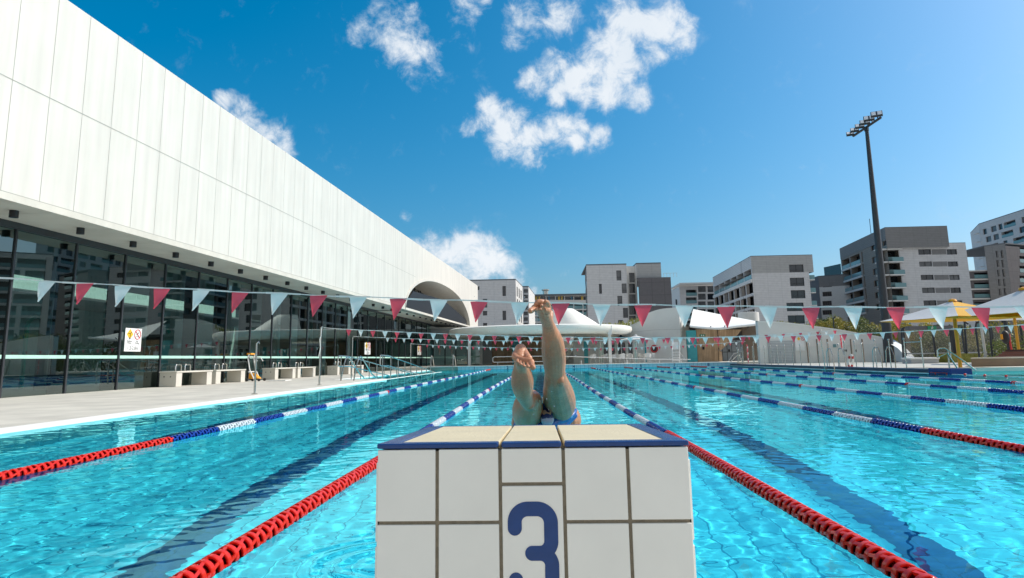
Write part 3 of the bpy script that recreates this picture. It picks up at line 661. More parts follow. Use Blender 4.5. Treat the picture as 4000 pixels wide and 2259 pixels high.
# ================================================================== LANE ROPES
def float_unit(b, y, r=.047, ph=0., core=None):
    # wide rim band, inner barrel and six slanted vanes
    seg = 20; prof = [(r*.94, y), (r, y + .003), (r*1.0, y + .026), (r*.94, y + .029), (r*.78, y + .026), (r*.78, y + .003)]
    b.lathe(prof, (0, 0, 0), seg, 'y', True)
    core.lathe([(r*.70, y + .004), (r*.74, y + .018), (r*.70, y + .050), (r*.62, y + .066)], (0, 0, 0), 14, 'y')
    for k in range(5):
        a = ph + 2*math.pi*k/5; a2 = a + .22; vs = []
        for (aa, yy) in ((a, y + .026), (a2, y + .068)):
            for rr_ in (r*.64, r*.96):
                for da in (-.15, .15): vs.append((rr_*math.cos(aa + da), yy, rr_*math.sin(aa + da)))
        b.add(vs, [(0, 1, 3, 2), (4, 6, 7, 5), (0, 2, 6, 4), (1, 5, 7, 3), (2, 3, 7, 6)])
def float_section(L, m, dark, name='float_section', pitch=.0665, y0=0.):
    b = MB(); core = MB(); nn = max(1, int(round(L/pitch)))
    for k in range(nn): float_unit(b, k*L/nn, ph=k*.5, core=core)
    nf = len(b.f); b.add(core.v, core.f); o = b.build(name, m, None, True); me = o.data; bpy.data.objects.remove(o)
    me.materials.append(dark); me.polygons.foreach_set('material_index', [0]*nf + [1]*(len(me.polygons) - nf)); me.update(); return me
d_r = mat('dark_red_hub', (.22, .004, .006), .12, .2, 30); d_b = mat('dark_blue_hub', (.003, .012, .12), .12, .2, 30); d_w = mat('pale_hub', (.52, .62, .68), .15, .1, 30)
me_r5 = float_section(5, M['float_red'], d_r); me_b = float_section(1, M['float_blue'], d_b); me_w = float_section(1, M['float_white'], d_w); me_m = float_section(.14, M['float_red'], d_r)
RL = {-3.75: 'lane rope one in from the left deck', -1.25: 'lane rope just left of the starting block', 1.25: 'lane rope just right of the starting block', 3.75: 'second lane rope right of the starting block',
      6.25: 'third lane rope right of the starting block', 8.75: 'fourth lane rope right of the starting block', 11.25: 'lane rope nearest the dark bulkhead'}
for j, X in enumerate((-3.75, -1.25, 1.25, 3.75, 6.25, 8.75, 11.25)):
    t = thing('lane_rope', 'red, blue and white ' + RL[X], 'lane rope', (X, Y0, .006), 'floating lane ropes')
    def sec(me, y, name):
        o = bpy.data.objects.new(name, me); C.objects.link(o); o.parent = t; o.location = (.03*math.sin(y*.23 + j), y, .004*math.sin(y*1.3 + j)); o.rotation_euler = (0, random.uniform(0, 6), -.03*.23*math.cos(y*.23 + j))
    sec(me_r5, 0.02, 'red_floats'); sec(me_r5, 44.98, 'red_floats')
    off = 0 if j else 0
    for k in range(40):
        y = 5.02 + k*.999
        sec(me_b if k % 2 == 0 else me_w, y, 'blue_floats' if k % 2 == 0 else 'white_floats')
    for y in (15, 25, 35):
        o = bpy.data.objects.new('marker_float', me_m); C.objects.link(o); o.parent = t; o.location = (.03*math.sin(y*.23 + j), y - .07, .0); o.scale = (1.1, 1, 1.1)
    MB().tube([(X, Y0 - .01, .05), (X, Y0 + .03, .0)], .012, 6).build('anchor_hook', M['steel'], t, True)
# row of small red floats continuing the bulkhead line
t = thing('float_line', 'thin cord with small red floats extending from the bulkhead end', 'float line', (14.0, 23, 0))
MB().tube([(14, 25.3, .01), (14, 18, .01)], .006, 5).build('cord', M['cord'], t)
for px in (3657, 3701, 3770, 3847, 3930):
    p = onx(px, 1465, 14.0); MB().sphere((14.0, p.y, .01), .045, 8, 1.).build('float', M['float_red'], t, True)
t = thing('padded_end_block', 'blue padded block capping the near end of the bulkhead', 'pool equipment', (14.3, 24.8, 0))
MB().box(13.98, 14.7, 24.1, 25.48, -.06, .2).build('cover', M['navy'], t, bevel=.03)
MB().box(13.94, 13.978, 24.3, 25.3, .04, .055).build('red_strap', M['red'], t)

# ================================================================== STARTING BLOCK
YF, YB = 1.40, 2.05
pa = at(1478, 1737, YF); pb = at(2685, 1731, YF)
BX0, BX1 = pa.x, pb.x; ZTp = (pa.z + pb.z)/2; ZBk = ZTp - .028
blk = thing('starting_block', 'white tiled starting block with blue edge and number 3', 'starting block', ((BX0 + BX1)/2, 1.7, .135))
G = .003
b = MB().add([(BX0 + G, YF + G, .12), (BX1 - G, YF + G, .12), (BX1 - G, YB - G, .1), (BX0 + G, YB - G, .1), (BX0 + G, YF + G, ZTp - .0125), (BX1 - G, YF + G, ZTp - .0125), (BX1 - G, YB - G, ZBk - .0125), (BX0 + G, YB - G, ZBk - .0125)],
             [(0, 1, 2, 3), (4, 5, 6, 7), (0, 1, 5, 4), (1, 2, 6, 5), (2, 3, 7, 6), (3, 0, 4, 7)]); b.build('grout_core', M['grout'], blk)
def fx(px, py=1800): return at(px, py, YF).x
def fz(py, px=2080): return at(px, py, YF).z
jx = [BX0, fx(1708), fx(1953, 1800), fx(2200.5, 1800), fx(2451.6, 1800), BX1]
zt = fz(1752); zj = fz(2047); zc = fz(1891); dz = zt - zj
g = .0034
def ftile(x0, x1, z0, z1, hg=g): 
    MB().box(x0, x1, YF - .003, YF + .006, z0, z1).build('front_tile', M['tile_white'], blk, bevel=.0016)
for c in (0, 1, 3, 4):
    xa = jx[c] + (g if c else 0); xb = jx[c + 1] - (g if c < 4 else 0); z = zt
    while z > .17: ftile(xa, xb, max(.14, z - dz + 2*g), z); z -= dz
xa, xb = jx[2] + g, jx[3] - g; z = zt
ftile(xa, xb, zc + g, zt)
NT = zc - g; NB = NT - .24; 
ftile(xa, xb, NB, NT)
# blue nosing along front, sides and back; cream ribbed tiles on top
tx = [BX0, jx[2], jx[3], BX1]
def ztop(y, d=0.): return ZTp + (ZBk - ZTp)*(y - YF)/(YB - YF) + d
def slab(x0, x1, y0, y1, h0, h1, m, name, bev=.002):
    MB().add([(x0, y0, ztop(y0, h0)), (x1, y0, ztop(y0, h0)), (x1, y1, ztop(y1, h0)), (x0, y1, ztop(y1, h0)), (x0, y0, ztop(y0, h1)), (x1, y0, ztop(y0, h1)), (x1, y1, ztop(y1, h1)), (x0, y1, ztop(y1, h1))],
             [(0, 1, 2, 3), (4, 5, 6, 7), (0, 1, 5, 4), (1, 2, 6, 5), (2, 3, 7, 6), (3, 0, 4, 7)]).build(name, m, blk, bevel=bev)
for k in range(3):
    xa, xb = tx[k] + (g if k else -.002), tx[k + 1] - (g if k < 2 else -.002)
    slab(xa, xb, YF - .005, YF + .036, -.0065, .0035, M['tile_blue'], 'edge_tile', .003)
    slab(xa, xb, YB - .012, YB + .004, -.012, .0035, M['tile_blue'], 'edge_tile', .004)
    xa2, xb2 = tx[k] + (g if k else .041), tx[k + 1] - (g if k < 2 else .041)
    nrow = 1; yy = YF + .037
    L = (YB - .015 - yy)/nrow
    for j in range(nrow): slab(xa2, xb2, yy + j*L + (g if j else 0), yy + (j + 1)*L - (g if j < nrow - 1 else 0), -.012, .0028, M['tile_cream'], 'top_tile', .0015)
for xs_, xe in ((BX0 - .002, BX0 + .038), (BX1 - .038, BX1 + .002)):
    slab(xs_, xe, YF + .038, YB - .014, -.012, .0035, M['tile_blue'], 'edge_tile', .004)
for sx, nm in ((BX0, -1), (BX1, 1)):
    for y0, y1 in ((YF, YF + .21), (YF + .22, YF + .43), (YF + .44, YB)):
        z = ZTp - .034
        while z > .26:
            MB().box(min(sx, sx + nm*.004), max(sx, sx + nm*.004), y0 + .003, y1 - .003, max(.245, z - .15), z).build('side_tile', M['tile_white'], blk, bevel=.0012); z -= .16
# glazed figure 3, let into the tile
S = (fx(2200) - fx(2100))/100
def P3(px, py): return (fx(px, 2050), fz(py))
path1 = [P3(*p) for p in ((2011, 2062), (2012, 2030))]
def arcp(cx, cy, rx, ry, a0, a1, n=14): return [P3(cx + rx*math.cos(R(a0 + (a1 - a0)*i/n)), cy - ry*math.sin(R(a0 + (a1 - a0)*i/n))) for i in range(n + 1)]
up = [P3(2011, 2062)] + arcp(2062, 2038, 51, 51, 180, 90) + arcp(2098, 2042, 54, 55, 90, 0) + arcp(2108, 2112, 44, 48, 0, -90)
arm = [P3(2077, 2160), P3(2118, 2160)]
dn = arcp(2108, 2208, 45, 48, 90, 0) + arcp(2098, 2290, 54, 55, 0, -90) + arcp(2064, 2294, 51, 51, -90, -180) + [P3(2013, 2264)]
hw = 27*S
def sdf(x, z):
    d = np.full(x.shape, 9.)
    for pl in (up, arm, dn):
        for (ax, az), (bx, bz) in zip(pl[:-1], pl[1:]):
            vx, vz = bx - ax, bz - az; t = np.clip(((x - ax)*vx + (z - az)*vz)/(vx*vx + vz*vz + 1e-12), 0, 1)
            d = np.minimum(d, np.hypot(x - ax - t*vx, z - az - t*vz))
    return d - hw
cs = .0011; gx = np.arange(fx(1975, 2050), fx(2190, 2050), cs); gz = np.arange(fz(2385), fz(1945), cs)
GX, GZ = np.meshgrid(gx, gz); D = sdf(GX, GZ); b = MB(); yq = YF - .0038
for i in range(len(gz) - 1):
    for j in range(len(gx) - 1):
        c = [(i, j), (i, j + 1), (i + 1, j + 1), (i + 1, j)]; v = [D[q] for q in c]
        if min(v) > 0: continue
        poly = []
        for k in range(4):
            p, q = c[k], c[(k + 1) % 4]; a, e = D[p], D[q]
            if a <= 0: poly.append((GX[p], yq, GZ[p]))
            if (a <= 0) != (e <= 0):
                f = a/(a - e); poly.append((GX[p] + (GX[q] - GX[p])*f, yq, GZ[p] + (GZ[q] - GZ[p])*f))
        if len(poly) > 2: b.add(poly, [tuple(range(len(poly)))])
num = b.build('number_3', M['tile_blue'], blk); num['label'] = 'dark blue figure 3'
blk_children = None

# lane numbers on the far wall
tn = thing('lane_numbers', 'row of dark blue lane numbers on the far end wall', 'lane numbers', (3.75, Y1 - .01, .1))
for k in range(8):
    mt = Matrix.Translation((-5 + 2.5*k, Y1 - .006, .115)) @ Matrix.Rotation(R(90), 4, 'X')
    o = text_mesh(str(k + 1), .30, M['navy'], 'lane_number', tn, mt, .001, .004)
# ================================================================== BUILDINGS BEHIND
HZ = lambda px: 1408.5 - .0163*(px - 2113)
def zof(px, py, Y): return at(px, py, Y).z
def depth_for(px, py, z): # depth along the pixel ray where it reaches height z
    d = pix(px, py); t = (z - EYE)/d.z; p = EYEP + d*t; return p
class Wall:
    def __init__(s, bld, P, Q, z0, z1, m, name='wall'):
        s.b, s.P, s.Q, s.z0, s.z1, s.m, s.name = bld, Vector((P[0], P[1], 0)), Vector((Q[0], Q[1], 0)), z0, z1, m, name
        s.u = (s.Q - s.P); s.L = s.u.length; s.u.normalize(); s.n = Vector((s.u.y, -s.u.x, 0)); s.op = []
    def p(s, u, z, d=0.): q = s.P + s.u*u - s.n*d; return Vector((q.x, q.y, z))
    def hit(s, px, py):
        d = pix(px, py); # plane n.(x-P)=0
        t = s.n.dot(s.P - EYEP)/s.n.dot(d); q = EYEP + d*t; return (q - s.P).dot(s.u), q.z
    def rect(s, x0, x1, y0, y1, kind='w', **k):
        xm, ym = (x0 + x1)/2, (y0 + y1)/2
        a, b = s.hit(x0, ym)[0], s.hit(x1, ym)[0]; zt, zb = s.hit(xm, y0)[1], s.hit(xm, y1)[1]
        s.op.append((max(.05, min(a, b)), min(s.L - .05, max(a, b)), max(s.z0 + .05, zb), min(s.z1 - .05, zt), kind, k))
    def uz(s, u0, u1, z0, z1, kind='w', **k): s.op.append((u0, u1, z0, z1, kind, k))
    def build(s):
        op = [o for o in s.op if o[1] - o[0] > .1 and o[3] - o[2] > .1]
        us = sorted(set([0, s.L] + [round(o[i], 3) for o in op for i in (0, 1)])); zs = sorted(set([s.z0, s.z1] + [round(o[i], 3) for o in op for i in (2, 3)]))
        b = MB()
        for i in range(len(us) - 1):
            j = 0
            while j < len(zs) - 1:
                um = (us[i] + us[i + 1])/2
                if any(o[0] < um < o[1] and o[2] < (zs[j] + zs[j + 1])/2 < o[3] for o in op): j += 1; continue
                k = j
                while k + 1 < len(zs) - 1 and not any(o[0] < um < o[1] and o[2] < (zs[k + 1] + zs[k + 2])/2 < o[3] for o in op): k += 1
                b.quad(s.p(us[i], zs[j]), s.p(us[i + 1], zs[j]), s.p(us[i + 1], zs[k + 1]), s.p(us[i], zs[k + 1])); j = k + 1
        for (u0, u1, z0, z1, kind, k) in op:
            d = k.get('d', .35 if kind == 'w' else 1.8)
            b.quad(s.p(u0, z0), s.p(u0, z1), s.p(u0, z1, d), s.p(u0, z0, d)); b.quad(s.p(u1, z0), s.p(u1, z1), s.p(u1, z1, d), s.p(u1, z0, d))
            b.quad(s.p(u0, z0), s.p(u1, z0), s.p(u1, z0, d), s.p(u0, z0, d)); b.quad(s.p(u0, z1), s.p(u1, z1), s.p(u1, z1, d), s.p(u0, z1, d))
        b.build(s.name, s.m, s.b)
        for (u0, u1, z0, z1, kind, k) in op:
            d = k.get('d', .35 if kind == 'w' else 1.8); f = MB(); nb = k.get('bars', max(1, int((u1 - u0)/1.7)))
            t = .06
            def bar(a, b_, c, e): f.add([s.p(a, c, d - .10), s.p(b_, c, d - .10), s.p(b_, e, d - .10), s.p(a, e, d - .10), s.p(a, c, d - .02), s.p(b_, c, d - .02), s.p(b_, e, d - .02), s.p(a, e, d - .02)], [(0, 1, 2, 3), (0, 1, 5, 4), (1, 2, 6, 5), (2, 3, 7, 6), (3, 0, 4, 7)])
            bar(u0 + .01, u1 - .01, z0 + .01, z0 + .01 + t); bar(u0 + .01, u1 - .01, z1 - .01 - t, z1 - .01)
            for q in range(nb + 1): uu = u0 + .01 + (u1 - u0 - .02 - t)*q/nb; bar(uu, uu + t, z0 + .012 + t, z1 - .012 - t)
            if kind == 'w' and k.get('rail', 0): bar(u0 + t, u1 - t, z0 + (z1 - z0)*.28, z0 + (z1 - z0)*.28 + .08)
            w_ = f.build('window', M['dark_metal'], s.b)
            MB().quad(s.p(u0, z0, d), s.p(u1, z0, d), s.p(u1, z1, d), s.p(u0, z1, d)).build('pane', M['curtain_glass' if random.random() < .3 else 'dark_glass'], w_)
            if kind == 'b':
                bb = MB(); bb.add([s.p(u0, z0 + .04, -.02), s.p(u1, z0 + .04, -.02), s.p(u1, z0 + 1.05, -.02), s.p(u0, z0 + 1.05, -.02), s.p(u0, z0 + 1.05, .03), s.p(u1, z0 + 1.05, .03)], [(0, 1, 2, 3), (3, 2, 5, 4)])
                bb.build('balustrade', M['tealglass'], s.b)
            if 'scr' in k:
                for (f0, f1) in k['scr']:
                    ua, ub = u0 + (u1 - u0)*f0, u0 + (u1 - u0)*f1
                    g = MB().add([s.p(ua, z0 + .02, .06), s.p(ub, z0 + .02, .06), s.p(ub, z1 - .02, .06), s.p(ua, z1 - .02, .06), s.p(ua, z0 + .02, .14), s.p(ub, z0 + .02, .14), s.p(ub, z1 - .02, .14), s.p(ua, z1 - .02, .14)], [(0, 1, 2, 3), (0, 3, 7, 4), (1, 2, 6, 5)]); g.build('privacy_screen', k.get('sm', M['screen']), s.b)
        return s
def prism_roof(bld, pts, z, m=None, th=.3, name='roof'):
    n = len(pts); b = MB().add([(p[0], p[1], z + .003) for p in pts] + [(p[0], p[1], z + th) for p in pts], [tuple(range(n)), tuple(range(n, 2*n))] + [(i, (i + 1) % n, n + (i + 1) % n, n + i) for i in range(n)])
    return b.build(name, m or M['roofm'], bld)
def slab_band(bld, W, u0, u1, z, th=.35, out=.25, m=None, name='slab'):
    MB().add([W.p(u0, z, -out), W.p(u1, z, -out), W.p(u1, z + th, -out), W.p(u0, z + th, -out), W.p(u0, z, -.003), W.p(u1, z, -.003), W.p(u1, z + th, -.003), W.p(u0, z + th, -.003)],
             [(0, 1, 2, 3), (0, 1, 5, 4), (3, 2, 6, 7), (0, 3, 7, 4), (1, 2, 6, 5)]).build(name, m or M['slabw'], bld)

# --- pale block behind the hall's arch
Y = 170; b1 = thing('apartment_building', 'grey apartment block right behind the arched end of the white hall', 'building', (at(1930, 1200, Y).x, Y, 0), 'apartment buildings beyond the pool')
zt_ = zof(1930, 1096, Y); W = Wall(b1, at(1760, 1200, Y), at(2016, 1200, Y), 0, zt_, M['grey1'])
for r in ((1962.7, 1976, 1118, 1157), (1963, 1977, 1214, 1251), (1886, 1903, 1168, 1202), (1858, 1873, 1119, 1134), (1887, 1903, 1262, 1300), (1790, 1810, 1262, 1300), (1886, 1903, 1190 + 25, 1215 + 18), (1963, 1977, 1300, 1330)): W.rect(*r)
W.build(); q = depth_for(2041, 1121, zt_)
W2 = Wall(b1, (W.Q.x, Y), (q.x, q.y), 0, zt_, M['slabw'])
for i in range(6):
    for j in range(3): W2.uz(W2.L*(.12 + .28*j), W2.L*(.12 + .28*j) + 2.6, zt_ - 3.9 - 3.1*i, zt_ - 1.4 - 3.1*i)
W2.build(); MB().quad((q.x, q.y, 0), (W.P.x, q.y, 0), (W.P.x, q.y, zt_), (q.x, q.y, zt_)).build('rear_wall', M['grey1'], b1)
prism_roof(b1, [(W.P.x, Y), (W.Q.x, Y), (q.x, q.y), (W.P.x, q.y)], zt_)
b1b = thing('apartment_building', 'lower grey block stepping back beside the arch building', 'building', (at(2050, 1200, 190).x, 190, 0), 'apartment buildings beyond the pool')
z2 = zof(2050, 1122, 190); W = Wall(b1b, at(2036, 1200, 190), at(2066, 1200, 190), 0, z2, M['grey1'])
for i in range(7): W.rect(2046, 2062, 1130 + 22*i, 1144 + 22*i)
W.build(); Wr = Wall(b1b, (W.Q.x, 190), (W.Q.x + 1.5, 215), 0, z2, M['slabw']); Wr.build(); prism_roof(b1b, [(W.P.x, 190), (W.Q.x, 190), (W.Q.x + 1.5, 215), (W.P.x, 215)], z2)
# --- long low block with coloured top storey
Y = 225; b2 = thing('apartment_building', 'long low block with yellow and blue panels along its top storey', 'building', (at(2170, 1200, Y).x, Y, 0), 'apartment buildings beyond the pool')
z = zof(2170, 1156, Y); W = Wall(b2, at(2055, 1200, Y), at(2330, 1200, Y), 0, z, M['slabw'])
for i, (ya, yb) in enumerate(((1158, 1172), (1188, 1207), (1212, 1231), (1236, 1256), (1262, 1280))):
    for k in range(7):
        xa = 2063 + k*36; W.rect(xa, xa + 33, ya, yb, 'b' if i else 'w', d=1.2 if i else .3)
W.build()
for k, (xa, xb) in enumerate(((2090, 2098), (2104, 2110), (2180, 2187), (2192, 2198), (2270, 2278))):
    pa, pb = at(xa, 1158, Y - .15), at(xb, 1172, Y - .15); MB().box(pa.x, pb.x, Y - .2, Y - .02, pb.z, pa.z).build('colour_panel', M['yel_panel'], b2)
for k, (xa, xb) in enumerate(((2066, 2070), (2142, 2148), (2231, 2236))):
    pa, pb = at(xa, 1158, Y - .15), at(xb, 1172, Y - .15); MB().box(pa.x, pb.x, Y - .2, Y - .02, pb.z, pa.z).build('colour_panel', M['blue_panel'], b2)
prism_roof(b2, [(W.P.x - 1, Y - 1.2), (W.Q.x + 1, Y - 1.2), (W.Q.x + 1, Y + 15), (W.P.x - 1, Y + 15)], z, th=.5); MB().lathe([(.0001, 0), (.9, 0), (.9, 1.6), (1.3, 1.8), (1.3, 2.2), (.0001, 2.4)], (at(2131, 1150, Y + 5).x, Y + 5, z + .5), 12).build('roof_vent', M['steel'], b2, True)
# --- two-tone block in the centre
Y = 167; b3 = thing('apartment_building', 'two-tone block with pale left half and dark brown right half', 'building', (at(2450, 1200, Y).x, Y, 0), 'apartment buildings beyond the pool')
z = zof(2370, 1036, Y); W = Wall(b3, at(2295, 1200, Y), at(2454, 1200, Y), 0, z, M['grey1'])
for r in ((2408, 2427, 1057, 1096), (2340, 2351, 1109, 1148), (2429, 2448, 1108, 1146), (2412, 2431, 1156, 1195), (2434, 2453.5, 1203, 1242), (2415, 2434, 1251, 1290), (2340, 2351, 1300, 1330)): W.rect(*r, bars=1, rail=1)
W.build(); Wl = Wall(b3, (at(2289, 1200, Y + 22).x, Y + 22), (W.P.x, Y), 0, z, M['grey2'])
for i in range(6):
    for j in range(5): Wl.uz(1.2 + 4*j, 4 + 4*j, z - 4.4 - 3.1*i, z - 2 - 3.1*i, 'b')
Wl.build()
zr = zof(2470, 1040, Y + 3); Wc = Wall(b3, (W.Q.x, Y + 3), (at(2485.5, 1200, Y + 3).x, Y + 3), 0, zr, M['slabw'])
for i in range(6): Wc.rect(2458, 2484, 1066 + i*42, 1104 + i*42, bars=2)
Wc.build(); xc = Wc.Q.x
z4 = zof(2540, 1031, Y); zd = zof(2540, 1086, Y - 1.5)
Wd = Wall(b3, (xc, Y), at(2590, 1200, Y), zd - .5, z4, M['grey5']); Wd.build()
We = Wall(b3, (xc + .1, Y - 1.5), at(2626, 1200, Y - 1.5), 0, zd, M['grey3']); We.build()
MB().quad((W.Q.x, Y, 0), (W.Q.x, Y + 3, 0), (W.Q.x, Y + 3, z), (W.Q.x, Y, z)).quad((xc, Y, 0), (xc, Y + 3, 0), (xc, Y + 3, z4), (xc, Y, z4)).quad((We.Q.x, Y - 1.5, 0), (We.Q.x, Y + 20, 0), (We.Q.x, Y + 20, zd), (We.Q.x, Y - 1.5, zd)).quad((Wd.Q.x, Y, zd), (Wd.Q.x, Y + 20, zd), (Wd.Q.x, Y + 20, z4), (Wd.Q.x, Y, z4)).build('side_wall', M['slabw'], b3)
prism_roof(b3, [(W.P.x, Y), (W.Q.x, Y), (W.Q.x, Y + 20), (W.P.x, Y + 20)], z); prism_roof(b3, [(xc, Y), (Wd.Q.x, Y), (Wd.Q.x, Y + 20), (xc, Y + 20)], z4); prism_roof(b3, [(xc, Y - 1.5), (We.Q.x, Y - 1.5), (We.Q.x, Y + 20), (xc, Y + 20)], zd, th=.1)
b = MB(); xr = Wd.Q.x
for k in range(5): b.tube([(xr + .3 + k*.8, Y - 1.2, zd + .1), (xr + .3 + k*.8, Y - 1.2, zd + 1.1)], .04, 4)
b.tube([(xr + .3, Y - 1.2, zd + 1.1), (xr + 3.6, Y - 1.2, zd + 1.1)], .04, 4); b.build('roof_railing', M['steel'], b3)
# --- distant balcony block with projecting roof
Y = 225; b4 = thing('apartment_building', 'small distant block with thin projecting white roof slab', 'building', (at(2700, 1200, Y).x, Y, 0), 'apartment buildings beyond the pool')
z = zof(2710, 1118, Y); W = Wall(b4, at(2658, 1200, Y), at(2800, 1200, Y), 0, z, M['grey1'])
for i in range(8):
    W.rect(2680, 2722, 1132 + 30*i, 1156 + 30*i, 'b'); W.rect(2727, 2757, 1118 + 30*i, 1141 + 30*i, bars=3); W.rect(2764, 2790, 1118 + 30*i, 1141 + 30*i)
W.build(); prism_roof(b4, [(at(2650, 1110, Y).x, Y - 2.5), (W.Q.x, Y - 2.5), (W.Q.x, Y + 15), (at(2650, 1110, Y).x, Y + 15)], z + .4, M['slabw'], .5); MB().quad((W.P.x, Y, 0), (W.P.x, Y + 15, 0), (W.P.x, Y + 15, z), (W.P.x, Y, z)).build('side_wall', M['slabw'], b4)
Wx = Wall(b4, at(2640, 1200, Y + 5), at(2658, 1200, Y + 5), 0, zof(2650, 1170, Y + 5), M['dark_glass']); Wx.build()
# --- big block, pale with grey crown
Y = 165; b5 = thing('apartment_building', 'pale block with grey crown and a column of wide dark windows', 'building', (at(3060, 1200, Y).x, Y, 0), 'apartment buildings beyond the pool')
zt5 = zof(2947, 1002, Y); zb5 = zof(3000, 1067, Y)
W = Wall(b5, at(2947, 1200, Y), at(3172, 1200, Y), 0, zb5, M['grey1'])
for r in ((3086, 3142, 1085, 1118), (3090, 3146, 1134, 1166), (3073, 3140, 1183, 1216), (3078, 3144, 1232, 1265), (3083, 3148, 1281, 1314)): W.rect(*r, bars=2, rail=1)
W.build(); Wt = Wall(b5, at(2947, 1200, Y), at(3191, 1200, Y), zb5, zt5, M['grey5']); Wt.rect(3083, 3139, 1034, 1065.5, bars=2, rail=1); Wt.build()
q = depth_for(2784, 1086, zt5); Wl = Wall(b5, (q.x, q.y), (W.P.x, Y), 0, zt5, M['grey1'])
L = Wl.L; lv = [zt5 - 6.2 - 3.3*i for i in range(8)]
for j in range(6): Wl.uz(1.0 + j*(L - 1.2)/6, 1.0 + (j + 1)*(L - 1.2)/6 - .5, zt5 - 5.4, zt5 - 2.9, 'b', d=2.2)
for i in range(1, 7):
    zz = zt5 - 5.6 - 3.2*i
    nb = 7
    for j in range(nb):
        u0 = .6 + j*(L - .6)/nb; u1 = u0 + (L - .6)/nb - (.7 if j < nb - 1 else .06)
        Wl.uz(u0, u1, zz, zz + 2.55, 'w', d=.9, scr=[(.0, .42)] if (i + j) % 3 else [(.3, .75)])
Wl.build(); slab_band(b5, Wl, .2, L - .1, zt5 - 6.3, .8, .35)
zc_ = zt5 - 2.8
MB().quad((W.P.x, Y, 0), (W.P.x, Y, 0), (W.P.x, Y, 0), (W.P.x, Y, 0)); 
Wr = Wall(b5, (W.Q.x, Y), (W.Q.x + 2, Y + 30), 0, zb5, M['grey3']); Wr.build()
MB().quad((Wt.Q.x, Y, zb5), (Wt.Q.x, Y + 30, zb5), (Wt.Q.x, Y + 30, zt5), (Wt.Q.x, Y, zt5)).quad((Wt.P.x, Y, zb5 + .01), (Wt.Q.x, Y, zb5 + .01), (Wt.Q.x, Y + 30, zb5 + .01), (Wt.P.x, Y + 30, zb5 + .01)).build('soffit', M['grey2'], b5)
for i in range(6):
    z = zb5 - 1.9 - 3.1*i; xq = W.Q.x
    MB().box(xq + .03, xq + 1.5, Y + .6, Y + 8, z, z + .22).build('balcony_slab', M['slabw'], b5); MB().box(xq + 1.42, xq + 1.48, Y + .6, Y + 8, z + .223, z + 1.25).box(xq + .03, xq + 1.419, Y + .6, Y + .66, z + .223, z + 1.25).build('balustrade', M['tealglass'], b5)
prism_roof(b5, [(W.P.x, Y), (Wt.Q.x, Y), (Wt.Q.x, Y + 30), (q.x, q.y)], zt5, th=.15)
# --- largest block
Y = 165; b6 = thing('apartment_building', 'largest block, dark grey crown over white wall with strip windows, behind the floodlight mast', 'building', (at(3600, 1200, Y).x, Y, 0), 'apartment buildings beyond the pool')
zt6 = zof(3490, 889, Y); zb6 = zof(3640, 966, Y); zw = zof(3765, 949, Y + 1)
Wt = Wall(b6, at(3490, 1200, Y), at(3738, 1200, Y), zb6, zt6, M['grey2']); Wt.m = M['grey2']; Wt.build()
W = Wall(b6, at(3534, 1200, Y + 1), at(3803, 1200, Y + 1), 0, zw, M['grey1'])
for k, (xa, xb, ya, yb) in enumerate(((3587, 3739, 974, 995), (3591, 3743, 1022, 1041.5), (3597, 3749, 1074, 1094), (3602, 3754, 1124, 1145), (3608, 3760, 1174, 1194), (3613, 3765, 1222, 1242), (3620, 3770, 1270, 1290))):
    w3 = (xb - xa)/3; W.rect(xa, xa + w3, ya, yb, bars=2); W.rect(xb - w3*.8, xb, ya, yb, bars=2)
    u0, za_ = W.hit(xa + w3 + 1, ya + 1); u1, zb_ = W.hit(xb - w3*.8 - 1, yb - 1)
    if k < 6: MB().add([W.p(u0, zb_, -.03), W.p(u1, zb_, -.03), W.p(u1, za_, -.03), W.p(u0, za_, -.03)], [(0, 1, 2, 3)]).build('infill_panel', M['grey2'], b6)
W.build()
Wb = Wall(b6, at(3452, 1200, Y + 2.2), at(3534, 1200, Y + 2.2), 0, zb6 + .3, M['grey4'])
for i in range(7):
    zz = zb6 - 2.9 - 3.12*i; Wb.uz(.3, 1.5, zz, zz + 2.6, 'w', d=.5); Wb.uz(2.1, 4.7, zz, zz + 2.6, 'b', d=1.5)
Wb.build()
for i in range(8): 
    zz = zb6 - .35 - 3.12*i; slab_band(b6, Wb, -1., Wb.L + .0, zz, .28, 2.0)
    if i: MB().add([Wb.p(2.3, zz + .3, -1.9), Wb.p(Wb.L, zz + .3, -1.9), Wb.p(Wb.L, zz + 1.3, -1.9), Wb.p(2.3, zz + 1.3, -1.9)], [(0, 1, 2, 3)]).build('balustrade', M['tealglass'], b6)
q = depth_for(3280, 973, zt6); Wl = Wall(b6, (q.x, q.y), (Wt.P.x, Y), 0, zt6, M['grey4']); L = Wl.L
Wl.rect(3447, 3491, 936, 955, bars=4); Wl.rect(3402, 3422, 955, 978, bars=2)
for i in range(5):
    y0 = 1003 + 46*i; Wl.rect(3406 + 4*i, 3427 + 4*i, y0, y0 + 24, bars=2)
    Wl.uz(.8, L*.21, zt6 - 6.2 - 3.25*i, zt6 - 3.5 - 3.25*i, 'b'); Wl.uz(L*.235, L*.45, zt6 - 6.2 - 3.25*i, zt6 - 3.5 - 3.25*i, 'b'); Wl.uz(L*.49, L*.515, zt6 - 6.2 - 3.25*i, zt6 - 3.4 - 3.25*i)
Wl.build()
slab_band(b6, Wl, 0, L, zt6 - 3.0, 3.0, .06, M['grey2'], 'crown')
for i in range(6): slab_band(b6, Wl, .2, L*.47, zt6 - 6.75 - 3.25*i, .5, .25)
